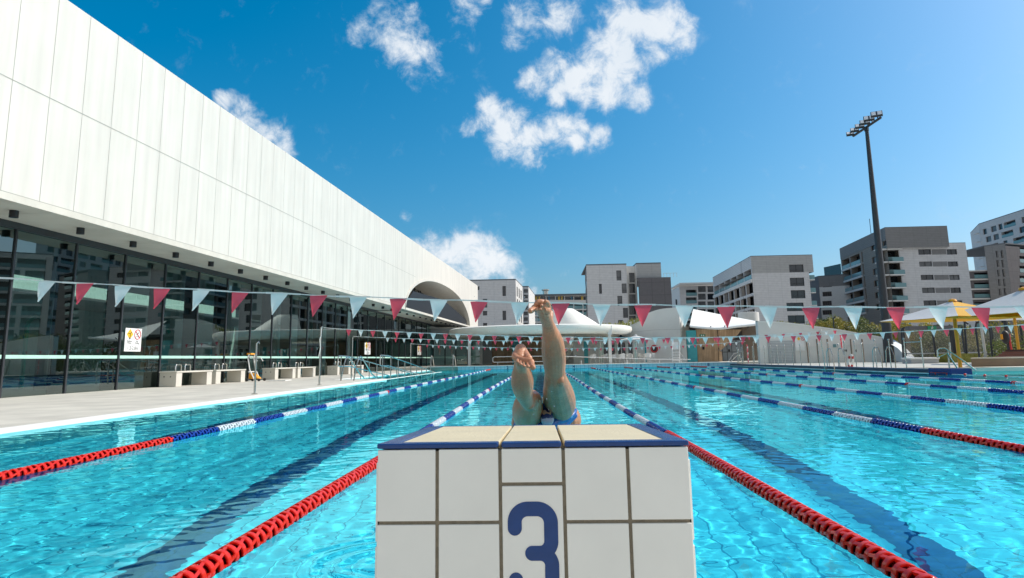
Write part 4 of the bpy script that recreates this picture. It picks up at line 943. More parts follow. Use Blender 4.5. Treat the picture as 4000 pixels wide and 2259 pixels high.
prism_roof(b6, [(Wt.P.x, Y), (Wt.Q.x, Y), (Wt.Q.x, Y + 30), (q.x, q.y)], zt6, th=.12); prism_roof(b6, [(Wt.Q.x - 1, Y + 1), (W.Q.x, Y + 1), (W.Q.x, Y + 30), (Wt.Q.x - 1, Y + 30)], zw, th=.1)
MB().quad((W.Q.x, Y + 1, 0), (W.Q.x, Y + 30, 0), (W.Q.x, Y + 30, zw), (W.Q.x, Y + 1, zw)).quad((Wt.Q.x, Y, zb6), (Wt.Q.x, Y + 30, zb6), (Wt.Q.x, Y + 30, zt6), (Wt.Q.x, Y, zt6)).quad((Wt.P.x, Y, zb6), (Wt.Q.x, Y, zb6), (Wt.Q.x, Y + 3, zb6), (Wt.P.x, Y + 3, zb6)).build('side_wall', M['slabw'], b6)
MB().tube([(at(3403, 920, Y + 20).x, Y + 20, zt6), (at(3403, 920, Y + 20).x, Y + 20, zof(3401, 855, Y + 20))], .08, 4).build('mast_aerial', M['dark_metal'], b6)
# --- annex left of it
Y = 200; b7 = thing('apartment_building', 'mid grey annex between the two larger blocks on the right', 'building', (at(3240, 1200, Y).x, Y, 0), 'apartment buildings beyond the pool')
z = zof(3207, 1082, Y); W = Wall(b7, at(3207, 1200, Y), (q.x + 1, Y - 4), 0, z, M['slabw'])
for i in range(6): W.rect(3213, 3249, 1104 + 36*i, 1122 + 36*i, bars=4)
W.build(); slab_band(b7, W, 0, W.L, z - 3, 3, .05, M['grey2'], 'crown'); prism_roof(b7, [W.P, W.Q, (q.x + 1, Y + 15), (W.P.x, Y + 15)], z)
Wg = Wall(b7, at(3232, 1200, Y + 12), at(3300, 1200, Y + 4), z, zof(3280, 1034, Y + 6), M['dark_glass']); Wg.build(); Ws = Wall(b7, (W.P.x, Y + 15), (W.P.x, Y), 0, z, M['grey3']); Ws.build()
# --- dark horizontal block behind umbrellas
Y = 190; b8 = thing('apartment_building', 'dark block with pale floor slabs right of the largest block', 'building', (at(3840, 1200, Y).x, Y, 0), 'apartment buildings beyond the pool')
z = zof(3840, 1060, Y); W = Wall(b8, at(3790, 1200, Y), at(3905, 1200, Y), 0, z, M['grey3'])
for i in range(7): W.rect(3806, 3868, 1066 + 38*i, 1088 + 38*i, 'b'); W.rect(3876, 3900, 1066 + 38*i, 1088 + 38*i, 'b')
W.build()
for i in range(7): zz = zof(3840, 1095 + 38*i, Y); slab_band(b8, W, -.3, W.L + .3, zz, .4, .5)
prism_roof(b8, [W.P, W.Q, (W.Q.x, Y + 15), (W.P.x, Y + 15)], z, M['slabw'])
# --- taupe tower in front of white tower
Y = 185; b9 = thing('apartment_building', 'brown grey tower in front of the tall white block at the right edge', 'building', (at(3980, 1200, Y).x, Y, 0), 'apartment buildings beyond the pool')
z = zof(3935, 953, Y); W = Wall(b9, at(3875, 1200, Y + 4), at(3960, 1200, Y), 0, z, M['grey2'])
for i in range(8):
    y0 = 980 + 37*i; W.rect(3890 + i*3, 3900 + i*3, y0, y0 + 26, bars=1); W.rect(3910 + i*3, 3919 + i*3, y0 - 2, y0 + 28, bars=1)
W.build(); W2 = Wall(b9, (W.Q.x, W.Q.y), at(4120, 1200, Y + 8), 0, z - .5, M['grey3'])
for i in range(8):
    y0 = 965 + 38*i; W2.rect(3984, 4060, y0, y0 + 26, 'b')
W2.build(); prism_roof(b9, [W.P, W.Q, W2.Q, (W2.Q.x, Y + 25), (W.P.x, Y + 25)], z)
# --- tall white block, right edge
D1 = 262; b10 = thing('apartment_building', 'tall white block with staggered dark balconies at the right edge of the picture', 'building', (at(3990, 1200, 250).x, 250, 0), 'apartment buildings beyond the pool')
z = zof(3824, 877, D1); q2 = depth_for(4000, 820, z); P = at(3824, 880, D1); dvec = (q2 - Vector((P.x, D1, z))); E_ = Vector((P.x, D1, 0)) + dvec*2.0
W = Wall(b10, (P.x, D1), (E_.x, E_.y), 0, z, M['grey1']); L = W.L; rnd = random.Random(4)
for i in range(14):
    u = 1.5 + rnd.uniform(0, 2); zz = z - 4.4 - 3.2*i
    while u < L - 5:
        ln = rnd.choice((2.2, 3.2, 6.5)); W.uz(u, u + ln, zz, zz + 2.1, 'b' if ln > 5 else 'w', d=1.2 if ln > 5 else .4); u += ln + rnd.uniform(.8, 3.4)
W.build(); Wn = Wall(b10, (P.x + 9, D1 + 20), (P.x, D1), 0, z, M['grey1'])
Wn.build()
for i in range(13): MB().box(P.x - 1.3, P.x - .1, D1 + .1, D1 + 2, z - 3.6 - 3.2*i, z - 3.3 - 3.2*i).build('balcony_slab', M['slabw'], b10)
prism_roof(b10, [(P.x, D1), (E_.x, E_.y), (E_.x + 10, E_.y + 25), (P.x + 9, D1 + 20)], z)
# --- further block beyond the frame, seen mirrored in the hall glass
Y = 150; b11 = thing('apartment_building', 'long white balcony block standing past the right edge, mirrored in the hall glass', 'building', (150, Y, 0), 'apartment buildings beyond the pool')
W = Wall(b11, (122, 168), (210, 96), 0, 31, M['slabw']); rnd = random.Random(9)
for i in range(9):
    u = 1.5
    while u < W.L - 8: ln = rnd.choice((4.5, 6.5)); W.uz(u, u + ln, 27.2 - 3.2*i, 29.7 - 3.2*i, 'b', d=1.4); u += ln + 1.1
W.build(); prism_roof(b11, [(122, 168), (210, 96), (222, 110), (134, 182)], 31)
# ================================================================== FAR POOLSIDE STRUCTURES
GZ0 = .26
def extrude_wall(name, m, parent, pts, th, z0=GZ0, smooth=True):
    """pts: (x, y, ztop) along the wall; thickness th away from the pool"""
    b = MB(); n = len(pts); vs = []
    for (x, y, zt) in pts: vs += [(x, y, z0), (x, y, zt), (x, y + th, zt), (x, y + th, z0)]
    fs = []
    for i in range(n - 1):
        a = i*4; fs += [(a, a + 4, a + 5, a + 1), (a + 1, a + 5, a + 6, a + 2), (a + 2, a + 6, a + 7, a + 3)]
    fs += [(0, 1, 2, 3), ((n - 1)*4, (n - 1)*4 + 3, (n - 1)*4 + 2, (n - 1)*4 + 1)]
    return b.add(vs, fs).build(name, m, parent, smooth)
def P2(px, py, Y): p = at(px, py, Y); return (p.x, Y, p.z)
def smooth_pts(pts, n=6):
    out = []
    for i in range(len(pts) - 1):
        p0 = pts[max(i - 1, 0)]; p1 = pts[i]; p2 = pts[i + 1]; p3 = pts[min(i + 2, len(pts) - 1)]
        for k in range(n):
            t = k/n; out.append(tuple(.5*((2*p1[j]) + (-p0[j] + p2[j])*t + (2*p0[j] - 5*p1[j] + 4*p2[j] - p3[j])*t*t + (-p0[j] + 3*p1[j] - 3*p2[j] + p3[j])*t**3) for j in range(len(p1))))
    out.append(pts[-1]); return out
def panel(parent, px0, px1, pyt, pyb, Y, m, name, th=.12, zb=None):
    a = at(px0, (pyt + pyb)/2, Y); b_ = at(px1, (pyt + pyb)/2, Y); zt = at((px0 + px1)/2, pyt, Y).z; zb = at((px0 + px1)/2, pyb, Y).z if zb is None else zb
    return MB().box(a.x, b_.x, Y, Y + th, zb, zt).build(name, m, parent)

# entrance wing at the end of the hall
YW = 67.
w1 = thing('entrance_wing', 'grey wing with dark glass doors and timber wall under the round canopy', 'building', (-3, YW, GZ0))
panel(w1, 1655, 2130, 1280, 1303, YW, M['grey_wall'], 'upper_band', .3)
gz1, ga_, gb_ = at(1770, 1303.5, YW + .25).z, at(1655, 1400, YW + .25).x, at(1886, 1400, YW + .25).x; MB().quad((ga_, YW + .25, GZ0), (gb_, YW + .25, GZ0), (gb_, YW + .25, gz1), (ga_, YW + .25, gz1)).build('glass_wall', M['hall_glass'], w1, face=(0, -1, 0))
for x in (1692, 1738, 1780, 1826, 1884): panel(w1, x - 1.5, x + 1.5, 1303.5, 1440, YW + .1, M['black_metal'], 'door_frame', .12, GZ0)
panel(w1, 1655, 1886, 1392.5, 1397, YW + .2, M['frost'], 'frosted_strip', .02)
panel(w1, 1887, 1921, 1303.5, 1440, YW, M['grey_wall'], 'grey_wall', .3, GZ0)
panel(w1, 1921.5, 2000, 1303.5, 1440, YW + .05, M['wood'], 'timber_wall', .3, GZ0)
panel(w1, 2000.5, 2031, 1303.5, 1440, YW + .02, M['teal'], 'teal_door', .3, GZ0)
panel(w1, 2031.5, 2130, 1303.5, 1440, YW + .05, M['wood'], 'timber_wall', .3, GZ0)
MB().box(-14, 1.5, YW + 7, YW + 7.2, 0, 4).build('rear_wall', M['int_wall'], w1)
MB().box(-14, 1.5, YW + .35, YW + 7, 3.6, 3.8).build('roof', M['roofm'], w1)

# round canopy
YC = 62.; cL, cR = at(1756, 1292, YC).x, at(2466, 1280, YC).x; cx_, rad = (cL + cR)/2, (cR - cL)/2; z1_ = at(2108, 1308, YC - 6).z; z2_ = at(2108, 1269, YC - 7).z
cn = thing('round_canopy', 'large round white canopy with conical cap on slim columns behind the swimmer', 'canopy', (cx_, YC, GZ0))
h = z2_ - z1_
MB().lathe([(.001, z1_ + .12), (rad*.72, z1_ + .10), (rad*.9, z1_), (rad*.955, z1_ + h*.06), (rad*.985, z1_ + h*.25), (rad, z1_ + h*.6), (rad*.995, z1_ + h*.9), (rad*.97, z2_), (rad*.6, z2_ + .05), (.001, z2_ + .06)], (cx_, YC, 0), 72).build('canopy_disc', M['white_memb'], cn, True)
cp_ = [P2(2156, 1278, YC), P2(2345, 1274, YC)]
# leaning conical cap: low on the right, blunt top
tipL, tipR = at(2160, 1209, YC), at(2238, 1207, YC); b = MB(); rings = []
for i in range(9):
    f = i/8; lx = (1 - f)**1.0
    xl = at(2146, 1240, YC).x + (tipL.x - at(2146, 1240, YC).x)*f; xr = at(2352, 1270, YC).x + (tipR.x - at(2352, 1270, YC).x)*(f**.9)
    z = z2_ + .02 + (tipL.z - z2_)*(f**.82 if f < 1 else 1); rings.append(((xl + xr)/2, (xr - xl)/2, z))
vs = []; fs = []
for (c, r0, z) in rings:
    for k in range(28): a = 2*math.pi*k/28; vs.append((c + r0*math.cos(a), YC + r0*.9*math.sin(a), z))
for i in range(8):
    for k in range(28): fs.append((i*28 + k, i*28 + (k + 1) % 28, (i + 1)*28 + (k + 1) % 28, (i + 1)*28 + k))
fs.append(tuple(range(8*28, 9*28))); b.add(vs, fs).build('cap', M['white_memb'], cn, True)
for x0_, x1_, Yc in ((1828, 1839, 57), (1875, 1885, 66), (2333, 2341, 64), (2378, 2390, 56.6)):
    xa, xb = at(x0_, 1400, Yc).x, at(x1_, 1400, Yc).x
    MB().box(xa, xb, Yc - .12, Yc + .12, GZ0, z1_ + .1).build('column', M['white'], cn, bevel=.02)
panel(cn, 2374, 2390, 1272, 1308, 56.2, M['white'], 'rim_bracket', .3)

# white spiral sail under the canopy
sp_ = thing('curved_sail_wall', 'white curling sail wall with slanting shadow behind the raised leg', 'sculpture', (at(2230, 1400, 66).x, 66, GZ0))
pts = [P2(2190, 1334, 66), P2(2230, 1331, 66.5), P2(2280, 1330, 67), P2(2335, 1330, 67.5)]
extrude_wall('sail', M['white_memb'], sp_, smooth_pts(pts), .15, z0=at(2230, 1372, 66).z)
b = MB(); ps = [(2197, 1372), (2212, 1385), (2222, 1368), (2240, 1350), (2235, 1372), (2222, 1398), (2206, 1415), (2196, 1420)]
b.add([at(x, y, 65.6) for x, y in ps] + [at(x, y, 65.6) + Vector((0, .2, 0)) for x, y in ps], [tuple(range(8)), tuple(range(15, 7, -1))] + [(i, (i + 1) % 8, 8 + (i + 1) % 8, 8 + i) for i in range(8)]).build('curl', M['white_memb'], sp_)
panel(sp_, 2136, 2300, 1372, 1440, 66.6, M['grey_wall'], 'lower_wall', .3, GZ0)
panel(sp_, 2284, 2300, 1334, 1440, 66.4, M['teal'], 'teal_panel', .15, GZ0)
panel(sp_, 2312, 2336, 1334, 1440, 66.4, M['teal'], 'teal_panel', .15, GZ0)

# big curved white building in the centre-right (rises to a rounded top)
YK = 60.
dn_ = thing('curved_pavilion', 'white curved concrete pavilion with cafe windows, rising to a rounded top', 'building', (at(2560, 1400, YK).x, YK, GZ0))
top = [(2240, 1280), (2380, 1272), (2425, 1266), (2460, 1258), (2500, 1240), (2535, 1222), (2570, 1210), (2610, 1204), (2652, 1202)]
pts = [(at(x, y, YK + (2652 - x)*.012).x, YK + (2652 - x)*.012, at(x, y, YK + (2652 - x)*.012).z) for x, y in top]
sm = smooth_pts(pts, 5)
WP = extrude_wall('curved_wall', M['dune'], dn_, sm, .35, z0=at(2560, 1332, YK).z)
pts2 = [(at(2652, 1202, YK).x, YK, at(2652, 1202, YK).z), (at(2664, 1230, YK + 1).x, YK + 1, at(2664, 1230, YK + 1).z), (at(2680, 1262, YK + 2.5).x, YK + 2.5, at(2680, 1262, YK + 2.5).z), (at(2698, 1282, YK + 4).x, YK + 4, at(2698, 1284, YK + 4).z)]
extrude_wall('rounded_corner', M['dune'], dn_, smooth_pts(pts2, 5), .3)
segs = [(2240, 2282, 0), (2282, 2297, 3), (2297, 2340, 0), (2358, 2374, 1), (2376, 2381, 0), (2388, 2402, 1), (2402, 2412, 0), (2414, 2444, 1), (2444, 2454, 0), (2454, 2472, 1), (2472, 2479, 0), (2485, 2490, 3), (2490, 2520, 0), (2520, 2526, 3), (2526, 2684, 0)]
Yq = YK + 1.6
panel(dn_, 2340, 2490, 1328, 1338, Yq, M['dune'], 'lintel', .2)
for xa, xb, kd in segs:
    if kd == 1: panel(dn_, xa, xb, 1336, 1391, Yq + .25, M['dark_glass'], 'cafe_window', .05); panel(dn_, xa, xb, 1391.5, 1440, Yq + .1, M['dune'], 'sill_wall', .2, GZ0)
    elif kd == 3: panel(dn_, xa, xb, 1334, 1440, Yq - .05, M['teal'], 'teal_panel', .2, GZ0)
    else:
        o = panel(dn_, xa + .4, xb - .4, 1328 if xa > 2480 or xa < 2350 else 1338, 1440, Yq if xa < 2500 else YK + .05, M['dune'], 'wall', .25, GZ0)
panel(dn_, 2340, 2490, 1340, 1440, Yq + 3.5, M['int_wall'], 'interior_wall', .1, GZ0)
b = MB(); b.tube([P2(2455, 1299, YK + 1.2), P2(2560, 1289, YK + .2), P2(2640, 1287, YK - .05), P2(2675, 1287, YK - .05)], .012, 4); b.build('wall_joint', M['joint'], dn_)

# planting on the pavilion roof
def leaf_cloud(name, m, centres, n, size, parent=None, seed=1, flat=1.):
    r = np.random.RandomState(seed); cs_ = np.array([c[:3] for c in centres]); rr = np.array([c[3] for c in centres]); p = rr**2; idx = r.choice(len(cs_), n, p=p/p.sum())
    d = r.normal(size=(n, 3)); d /= np.linalg.norm(d, axis=1)[:, None]; rad_ = r.uniform(.25, 1, n)**.45
    c = cs_[idx] + d*(rad_*rr[idx])[:, None]*np.array([1, 1, flat])
    a = r.normal(size=(n, 3)); a /= np.linalg.norm(a, axis=1)[:, None]; bq = np.cross(a, r.normal(size=(n, 3))); bq /= np.linalg.norm(bq, axis=1)[:, None]
    s = size*r.uniform(.6, 1.4, n)[:, None]
    V = np.stack([c - a*s, c + bq*s*.45, c + a*s, c - bq*s*.45], 1).reshape(-1, 3); Fq = np.arange(n*4).reshape(n, 4)
    return npmesh(name, V, Fq, m, False, parent)
def grass_tuft(name, m, x0, x1, yb, zf, n, hgt, parent=None, seed=3, dy=1.):
    r = np.random.RandomState(seed); x = r.uniform(x0, x1, n); y = yb + r.uniform(0, dy, n); z = np.array([zf(q) for q in x]); h_ = hgt*r.uniform(.4, 1.1, n); lean = r.normal(0, .25, (n, 2))*h_[:, None]; w_ = .012 + .01*r.rand(n)
    V = np.stack([np.c_[x - w_*2, y, z], np.c_[x + w_*2, y, z], np.c_[x + w_ + lean[:, 0], y + lean[:, 1], z + h_], np.c_[x - w_ + lean[:, 0], y + lean[:, 1], z + h_]], 1).reshape(-1, 3)
    return npmesh(name, V, np.arange(n*4).reshape(n, 4), m, False, parent)
sx = [p[0] for p in sm]; sz = [p[2] for p in sm]
rp_ = grass_tuft('roof_planting', M['grass'], at(2350, 1250, 61).x, at(2508, 1240, 61).x, 61.5, lambda q: np.interp(q, sx, sz) - .3, 130, .5, seed=5); tag(rp_, 'tall grasses growing on the pavilion roof edge', 'planting', kind='stuff')

# shade sail and timber recess
YS = 56.
ss = thing('shade_sail', 'white shade sail stretched low over the timber changing rooms', 'shade sail', (at(2830, 1260, YS).x, YS, 2.9))
T = [(2708, 1208), (2760, 1218), (2820, 1230), (2890, 1243), (2960, 1256)]; Bm = [(2694, 1275), (2735, 1279.5), (2810, 1284), (2880, 1276), (2960, 1268)]
vs = []; fs = []; nr = 6
Tt = smooth_pts([(x, y) for x, y in T], 4); Bt = smooth_pts([(x, y) for x, y in Bm], 4)
for i, ((tx_, ty_), (bx_, by_)) in enumerate(zip(Tt, Bt)):
    for k in range(nr + 1):
        f = k/nr; vs.append(at(tx_ + (bx_ - tx_)*f, ty_ + (by_ - ty_)*(f**1.15), YS + 5*(1 - f)))
for i in range(len(Tt) - 1):
    for k in range(nr): q = i*(nr + 1) + k; fs.append((q, q + 1, q + nr + 2, q + nr + 1))
MB().add(vs, fs).build('membrane', M['white_memb'], ss, True)
b = MB(); b.tube([at(x, y, YS - .02) for x, y in Bt], .09, 8); b.build('edge_tube', M['white'], ss, True)
for x, y in ((2777, 1275), (2832, 1273), (2923, 1277), (2694, 1277)): MB().tube([at(x, y, YS - .1), at(x - 3, y + 8, YS + .2)], .04, 6).build('bracket', M['dark_metal'], ss)
YR = 61.
cr_ = thing('changing_rooms', 'timber and teal changing room front with grey lockers under the shade sail', 'building', (at(2800, 1400, YR).x, YR, GZ0))
panel(cr_, 2685, 2723, 1291, 1440, YR - .6, M['teal'], 'teal_door', .3, GZ0)
panel(cr_, 2723.5, 2806, 1286, 1440, YR - .5, M['wood'], 'timber_wall', .3, GZ0)
b = MB(); ps = [(2806.5, 1287), (2898, 1288), (2880, 1310), (2858, 1332), (2836, 1352), (2811, 1373), (2806.5, 1340)]
b.add([at(x, y, YR - .5) for x, y in ps] + [at(x, y, YR - .5) + Vector((0, .3, 0)) for x, y in ps], [tuple(range(7)), tuple(range(13, 6, -1))] + [(i, (i + 1) % 7, 7 + (i + 1) % 7, 7 + i) for i in range(7)]).build('timber_gable', M['wood'], cr_)
panel(cr_, 2806.5, 2822, 1373, 1440, YR - .5, M['wood'], 'timber_post', .3, GZ0)
panel(cr_, 2821, 2904, 1330, 1440, YR + 1.2, M['locker'], 'lockers', .3, GZ0)
panel(cr_, 2904, 2965, 1270, 1440, YR + 1.5, M['screen'], 'dark_wall', .3, GZ0)
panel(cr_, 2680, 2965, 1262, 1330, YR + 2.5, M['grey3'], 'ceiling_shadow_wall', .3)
MB().box(at(2680, 1400, YR).x, at(2965, 1400, YR).x, YR - .8, YR + 3, at(2800, 1270, YR).z, at(2800, 1266, YR).z).build('roof', M['roofm'], cr_)
panel(cr_, 2733, 2755, 1306, 1315, YR - .56, M['green_sign'], 'exit_sign', .05)
for x in (2738, 2746): panel(cr_, x, x + 5, 1308, 1313.5, YR - .575, M['signw'], 'pictogram', .012)
panel(cr_, 2744, 2752, 1355, 1366, YR - .54, M['ink'], 'wall_box', .035)
panel(cr_, 2845, 2852, 1365, 1374, YR + 1.15, M['ink'], 'wall_box', .04)

# pale drum above the sail
dr = thing('roof_drum', 'pale round roof drum behind the shade sail', 'roof structure', (at(2924, 1240, 70).x, 70, 0)); rdm = (at(2963, 1240, 70).x - at(2884, 1240, 70).x)/2
MB().lathe([(.01, 0), (rdm, 0), (rdm, at(2924, 1222, 70).z), (rdm - .1, at(2924, 1221, 70).z), (.01, at(2924, 1222, 70).z)], (at(2924, 1240, 70).x, 70, 0), 40).build('drum', M['dune'], dr, True)

# long white wall sloping down to the right
YD = 50.
dw = thing('sloping_wall', 'long white rendered wall sweeping down to the right, with roller shutter', 'wall', (at(3200, 1400, YD).x, YD, .13))
top = [(2959, 1259), (3040, 1262), (3100, 1268), (3160, 1276), (3220, 1284), (3290, 1294), (3360, 1307), (3420, 1317), (3470, 1327), (3498, 1336), (3516, 1350), (3528, 1370), (3540, 1385), (3556, 1396)]
pts = smooth_pts([P2(x, y, YD - max(0, (x - 3480))*.05) for x, y in top], 3)
extrude_wall('wall', M['dune'], dw, pts, .5, z0=.1)
b = MB()
for (x, y, z), (x2, y2, z2) in zip(pts[:-1], pts[1:]): b.add([(x, y - .03, z + .003), (x2, y2 - .03, z2 + .003), (x2, y2 + .53, z2 + .003), (x, y + .53, z + .003), (x, y - .03, z + .09), (x2, y2 - .03, z2 + .09), (x2, y2 + .53, z2 + .09), (x, y + .53, z + .09)], [(0, 1, 2, 3), (4, 5, 6, 7), (0, 1, 5, 4), (2, 3, 7, 6)])
b.build('coping', M['coping'], dw)
# bright ramped face turning to the sun
a_ = [P2(3498, 1335, 47.5), P2(3515, 1343, 47.), P2(3530, 1352, 46.5), P2(3556, 1378, 45), P2(3572, 1396, 44)]
b = MB()
for i in range(4): b.quad(a_[i], a_[i + 1], (a_[i + 1][0] - .9, a_[i + 1][1] - 1, a_[i + 1][2] - .15), (a_[i][0] - .9, a_[i][1] - 1., a_[i][2] - .15))
b.build('sloping_top', M['coping'], dw)
panel(dw, 3010, 3102, 1332, 1440, YD - .06, M['shutter'], 'roller_shutter', .05, .14)
panel(dw, 3003, 3009.5, 1328, 1440, YD - .1, M['grey_wall'], 'shutter_rail', .09, .14)
panel(dw, 3102.5, 3107, 1328, 1440, YD - .1, M['grey_wall'], 'shutter_rail', .09, .14)
for x in (3150, 3190, 3231, 3322, 3367): 
    MB().tube([at(x, 1326, YD - .3), at(x + 9, 1417, YD - .9)], .055, 6).build('leaning_batten', M['screen'], dw)
panel(dw, 3255, 3267, 1345, 1357, YD - .05, M['tealglass'], 'vent', .045)
panel(dw, 3298, 3303, 1366, 1374, YD - .08, M['ink'], 'socket_box', .075); panel(dw, 3304.5, 3308, 1366, 1374, YD - .08, M['ink'], 'socket_box', .075); panel(dw, 3342, 3346, 1366, 1375, YD - .08, M['ink'], 'socket_box', .075)
t = thing('safety_board', 'large pale safety board with yellow diamond on the sloping wall', 'sign', (at(3125, 1340, YD - .1).x, YD - .1, 2)); 
panel(t, 3106, 3143, 1318, 1370, YD - .1, M['signw'], 'board', .03)
c = at(3120, 1324, YD - .12); b = MB(); b.add([(c.x - .12, c.y, c.z), (c.x, c.y, c.z + .14), (c.x + .12, c.y, c.z), (c.x, c.y, c.z - .14)], [(0, 1, 2, 3)]); b.build('warning_diamond', M['signy'], t)
c = at(3136, 1324, YD - .12); MB().tube([(c.x + .12*math.cos(a), c.y, c.z + .12*math.sin(a)) for a in np.linspace(0, 6.2832, 20)], .015, 4, False).tube([(c.x - .08, c.y, c.z + .08), (c.x + .08, c.y, c.z - .08)], .015, 4).build('prohibition_ring', M['signr'], t)
gt = grass_tuft('wall_planting', M['grass'], at(3040, 1262, 51).x, at(3470, 1325, 51).x, YD + .6, lambda q: np.interp(q, [p[0] for p in pts], [p[2] for p in pts]) - .42, 1000, .62, seed=8); tag(gt, 'yellow green grasses along the top of the sloping wall', 'planting', kind='stuff')

# low bench wall and planter on the right
bw = thing('bench_wall', 'low pale concrete bench wall at the foot of the sloping wall', 'wall', (at(3610, 1420, 40).x, 40, .13))
pL, pR = at(3558, 1400, 40), at(3667, 1400, 40); zt_ = at(3610, 1397, 40).z
MB().box(pL.x, pR.x, 40, 41, .12, zt_ - .1).build('body', M['grey_wall'], bw, bevel=.03); MB().box(pL.x - .03, pR.x + .03, 39.95, 41.05, zt_ - .098, zt_).build('top_slab', M['coping'], bw, bevel=.02)
pl = thing('planter_terrace', 'brown concrete planter terrace with red-brown timber steps at the right edge', 'terrace', (18.5, 29.5, .13))
xL = at(3797, 1440, 29.5).x; zp = at(3850, 1402, 29.5).z; zp2 = at(3960, 1366, 31.5).z
def skew(x0, x1, y0, y1, z0, z1):   # left flank recedes to the right
    k = y1/y0*1.012; return MB().add([(x0, y0, z0), (x1, y0, z0), (x1*k, y1, z0), (x0*k, y1, z0), (x0, y0, z1), (x1, y0, z1), (x1*k, y1, z1), (x0*k, y1, z1)], [(0, 1, 2, 3), (4, 5, 6, 7), (0, 1, 5, 4), (1, 2, 6, 5), (2, 3, 7, 6), (3, 0, 4, 7)])
skew(xL, 24, 29.5, 35, .12, zp).build('retaining_wall', M['brown_planter'], pl, bevel=.02); skew(xL - .03, 24, 29.46, 29.9, zp + .002, zp + .06).build('top_edge', M['concrete'], pl)
for k in range(4):
    xa = at(3888 + 14*k, 1395, 30.4 + .5*k).x; skew(xa, 24, 30.4 + .5*k, 35 + .01*k, zp + .004 + k*(zp2 - zp)/4, zp + (k + 1)*(zp2 - zp)/4).build('timber_step', M['red_timber'], pl)
t = thing('access_rail', 'steel stair handrails leading down into the water on the right', 'handrail', (15.5, 27, .1))
for (pts_) in ([(3663, 1400), (3661, 1368), (3670, 1360), (3690, 1359), (3756, 1405), (3812, 1447)], [(3663, 1395), (3700, 1380), (3745, 1447)]): 
    MB().tube([at(x, y, 27.2) for x, y in pts_], .028, 8).build('rail', M['steel'], t, True)
for (xa, ya, xb, yb) in ((3703, 1372, 3709, 1443), (3709, 1338, 3714, 1405)): MB().tube([at(xa, ya, 27.3), at(xb, yb, 27.3)], .03, 8).build('post', M['steel'], t, True)

# ================================================================== GLASS POOL FENCE
gf = thing('glass_pool_fence', 'glass pool fence with round-capped steel posts on the dark bulkhead', 'fence', (14.4, 38, .15))
fpx = [2882.6, 2901.8, 2922.7, 2943.7, 2966.4, 2990, 3014.5, 3040.7, 3068.6, 3100, 3131, 3166, 3202, 3240, 3281, 3306, 3346, 3374, 3425, 3481, 3541, 3608]
fy_ = [onx(p, 1430, 14.4).y for p in fpx]; fy_ = [min(y, 51.5) for y in fy_]
for k, y in enumerate(fy_):
    h_ = 1.12 if k not in (14, 17) else 1.02
    MB().tube([(14.4, y, .15), (14.4, y, .15 + h_)], .023, 8).build('post', M['steel'], gf, True); 
    MB().sphere((14.4, y, .15 + h_ + .03), .042, 8).build('ball_cap', M['steel'], gf, True)
for a, b_ in zip(fy_[:-1], fy_[1:]):
    if a - b_ > .5: MB().quad((14.4, b_ + .06, .22), (14.4, a - .06, .22), (14.4, a - .06, 1.16), (14.4, b_ + .06, 1.16)).build('glass_panel', M['fence_glass'], gf, face=(-1, 0, 0))
MB().tube([(14.4, fy_[-1], 1.16), (14.4, fy_[-2], 1.16)], .012, 6).build('top_rail', M['steel'], gf)
# low rail along the far deck
fr = thing('deck_handrail', 'low white handrail along the far end of the pool', 'handrail', (at(2100, 1400, 54).x, 54, .26))
zt_, zm = at(2030, 1393, 54).z, at(2030, 1414, 54).z
xa, xb = at(1925, 1400, 54).x, at(2850, 1400, 54).x
MB().tube([(xa + .1, 54, zm), (xa, 54, zm + .05), (xa, 54, zt_ - .08), (xa + .12, 54, zt_), (at(2150, 1400, 54).x, 54, zt_)], .028, 6).tube([(xa + .1, 54, zm), (at(2150, 1400, 54).x, 54, zm)], .028, 6).build('rail', M['white'], fr, True)
z3 = at(2500, 1405, 54).z; MB().tube([(at(2150, 1400, 54).x, 54, zt_), (at(2560, 1400, 54).x, 54, z3), (xb - 3, 54, .5)], .026, 6).build('long_rail', M['white'], fr, True)
for px in (1944, 2070, 2130, 2270, 2450, 2575, 2660): MB().tube([(at(px, 1400, 54).x, 54, .27), (at(px, 1400, 54).x, 54, z3)], .024, 6).build('post', M['white'], fr, True)
ladder(at(3010, 1400, 52).x - .3, 49.5, .15, 'steel ladder rails on the bulkhead near the far corner', 1)
t = thing('angled_grab_rail', 'pair of angled steel rails with ball ends at the far right corner', 'grab rail', (at(2875, 1410, 52.5).x, 52.5, .28))
for dx, pp in enumerate((((2845, 1413), (2866, 1382), (2878, 1379), (2884, 1368)), ((2854, 1413), (2872, 1396), (2882, 1388)), ((2884, 1370), (2886, 1420)), ((2884, 1373), (2902, 1373), (2904, 1420)), ((2888, 1390), (2902, 1418)))):
    MB().tube([at(x, y, 52.4) for x, y in pp], .03, 6).build('rail', M['steel'], t, True)
for x, y in ((2847, 1414), (2856, 1414), (2879, 1379), (2888, 1388), (2897, 1400), (2883, 1366)): MB().sphere(at(x, y, 52.3), .05, 8).build('ball_end', M['steel'], t, True)
ladder(at(3235, 1400, 33).x + .5, 33, .15, 'steel ladder rails beside the leaning pole', 1)
ladder(at(3420, 1400, 29.3).x + .5, 29.3, .15, 'steel ladder rails nearest along the bulkhead', 1)
t = thing('life_ring', 'white and red life ring leaning on the fence by the pole', 'life ring', (at(3325, 1412, 33).x, 33, .15))
c = at(3323, 1413, 33.4); rg = [(c.x + .30*math.cos(a)*.35, 33.4 - .12*math.sin(a), c.z + .30*math.sin(a)) for a in np.linspace(0, 6.2832, 25)]
MB().tube(rg, .05, 8, False).build('ring', M['white'], t, True)
for k in (2, 8, 14, 20): MB().tube(rg[k:k + 3], .054, 8).build('red_band', M['red'], t, True)

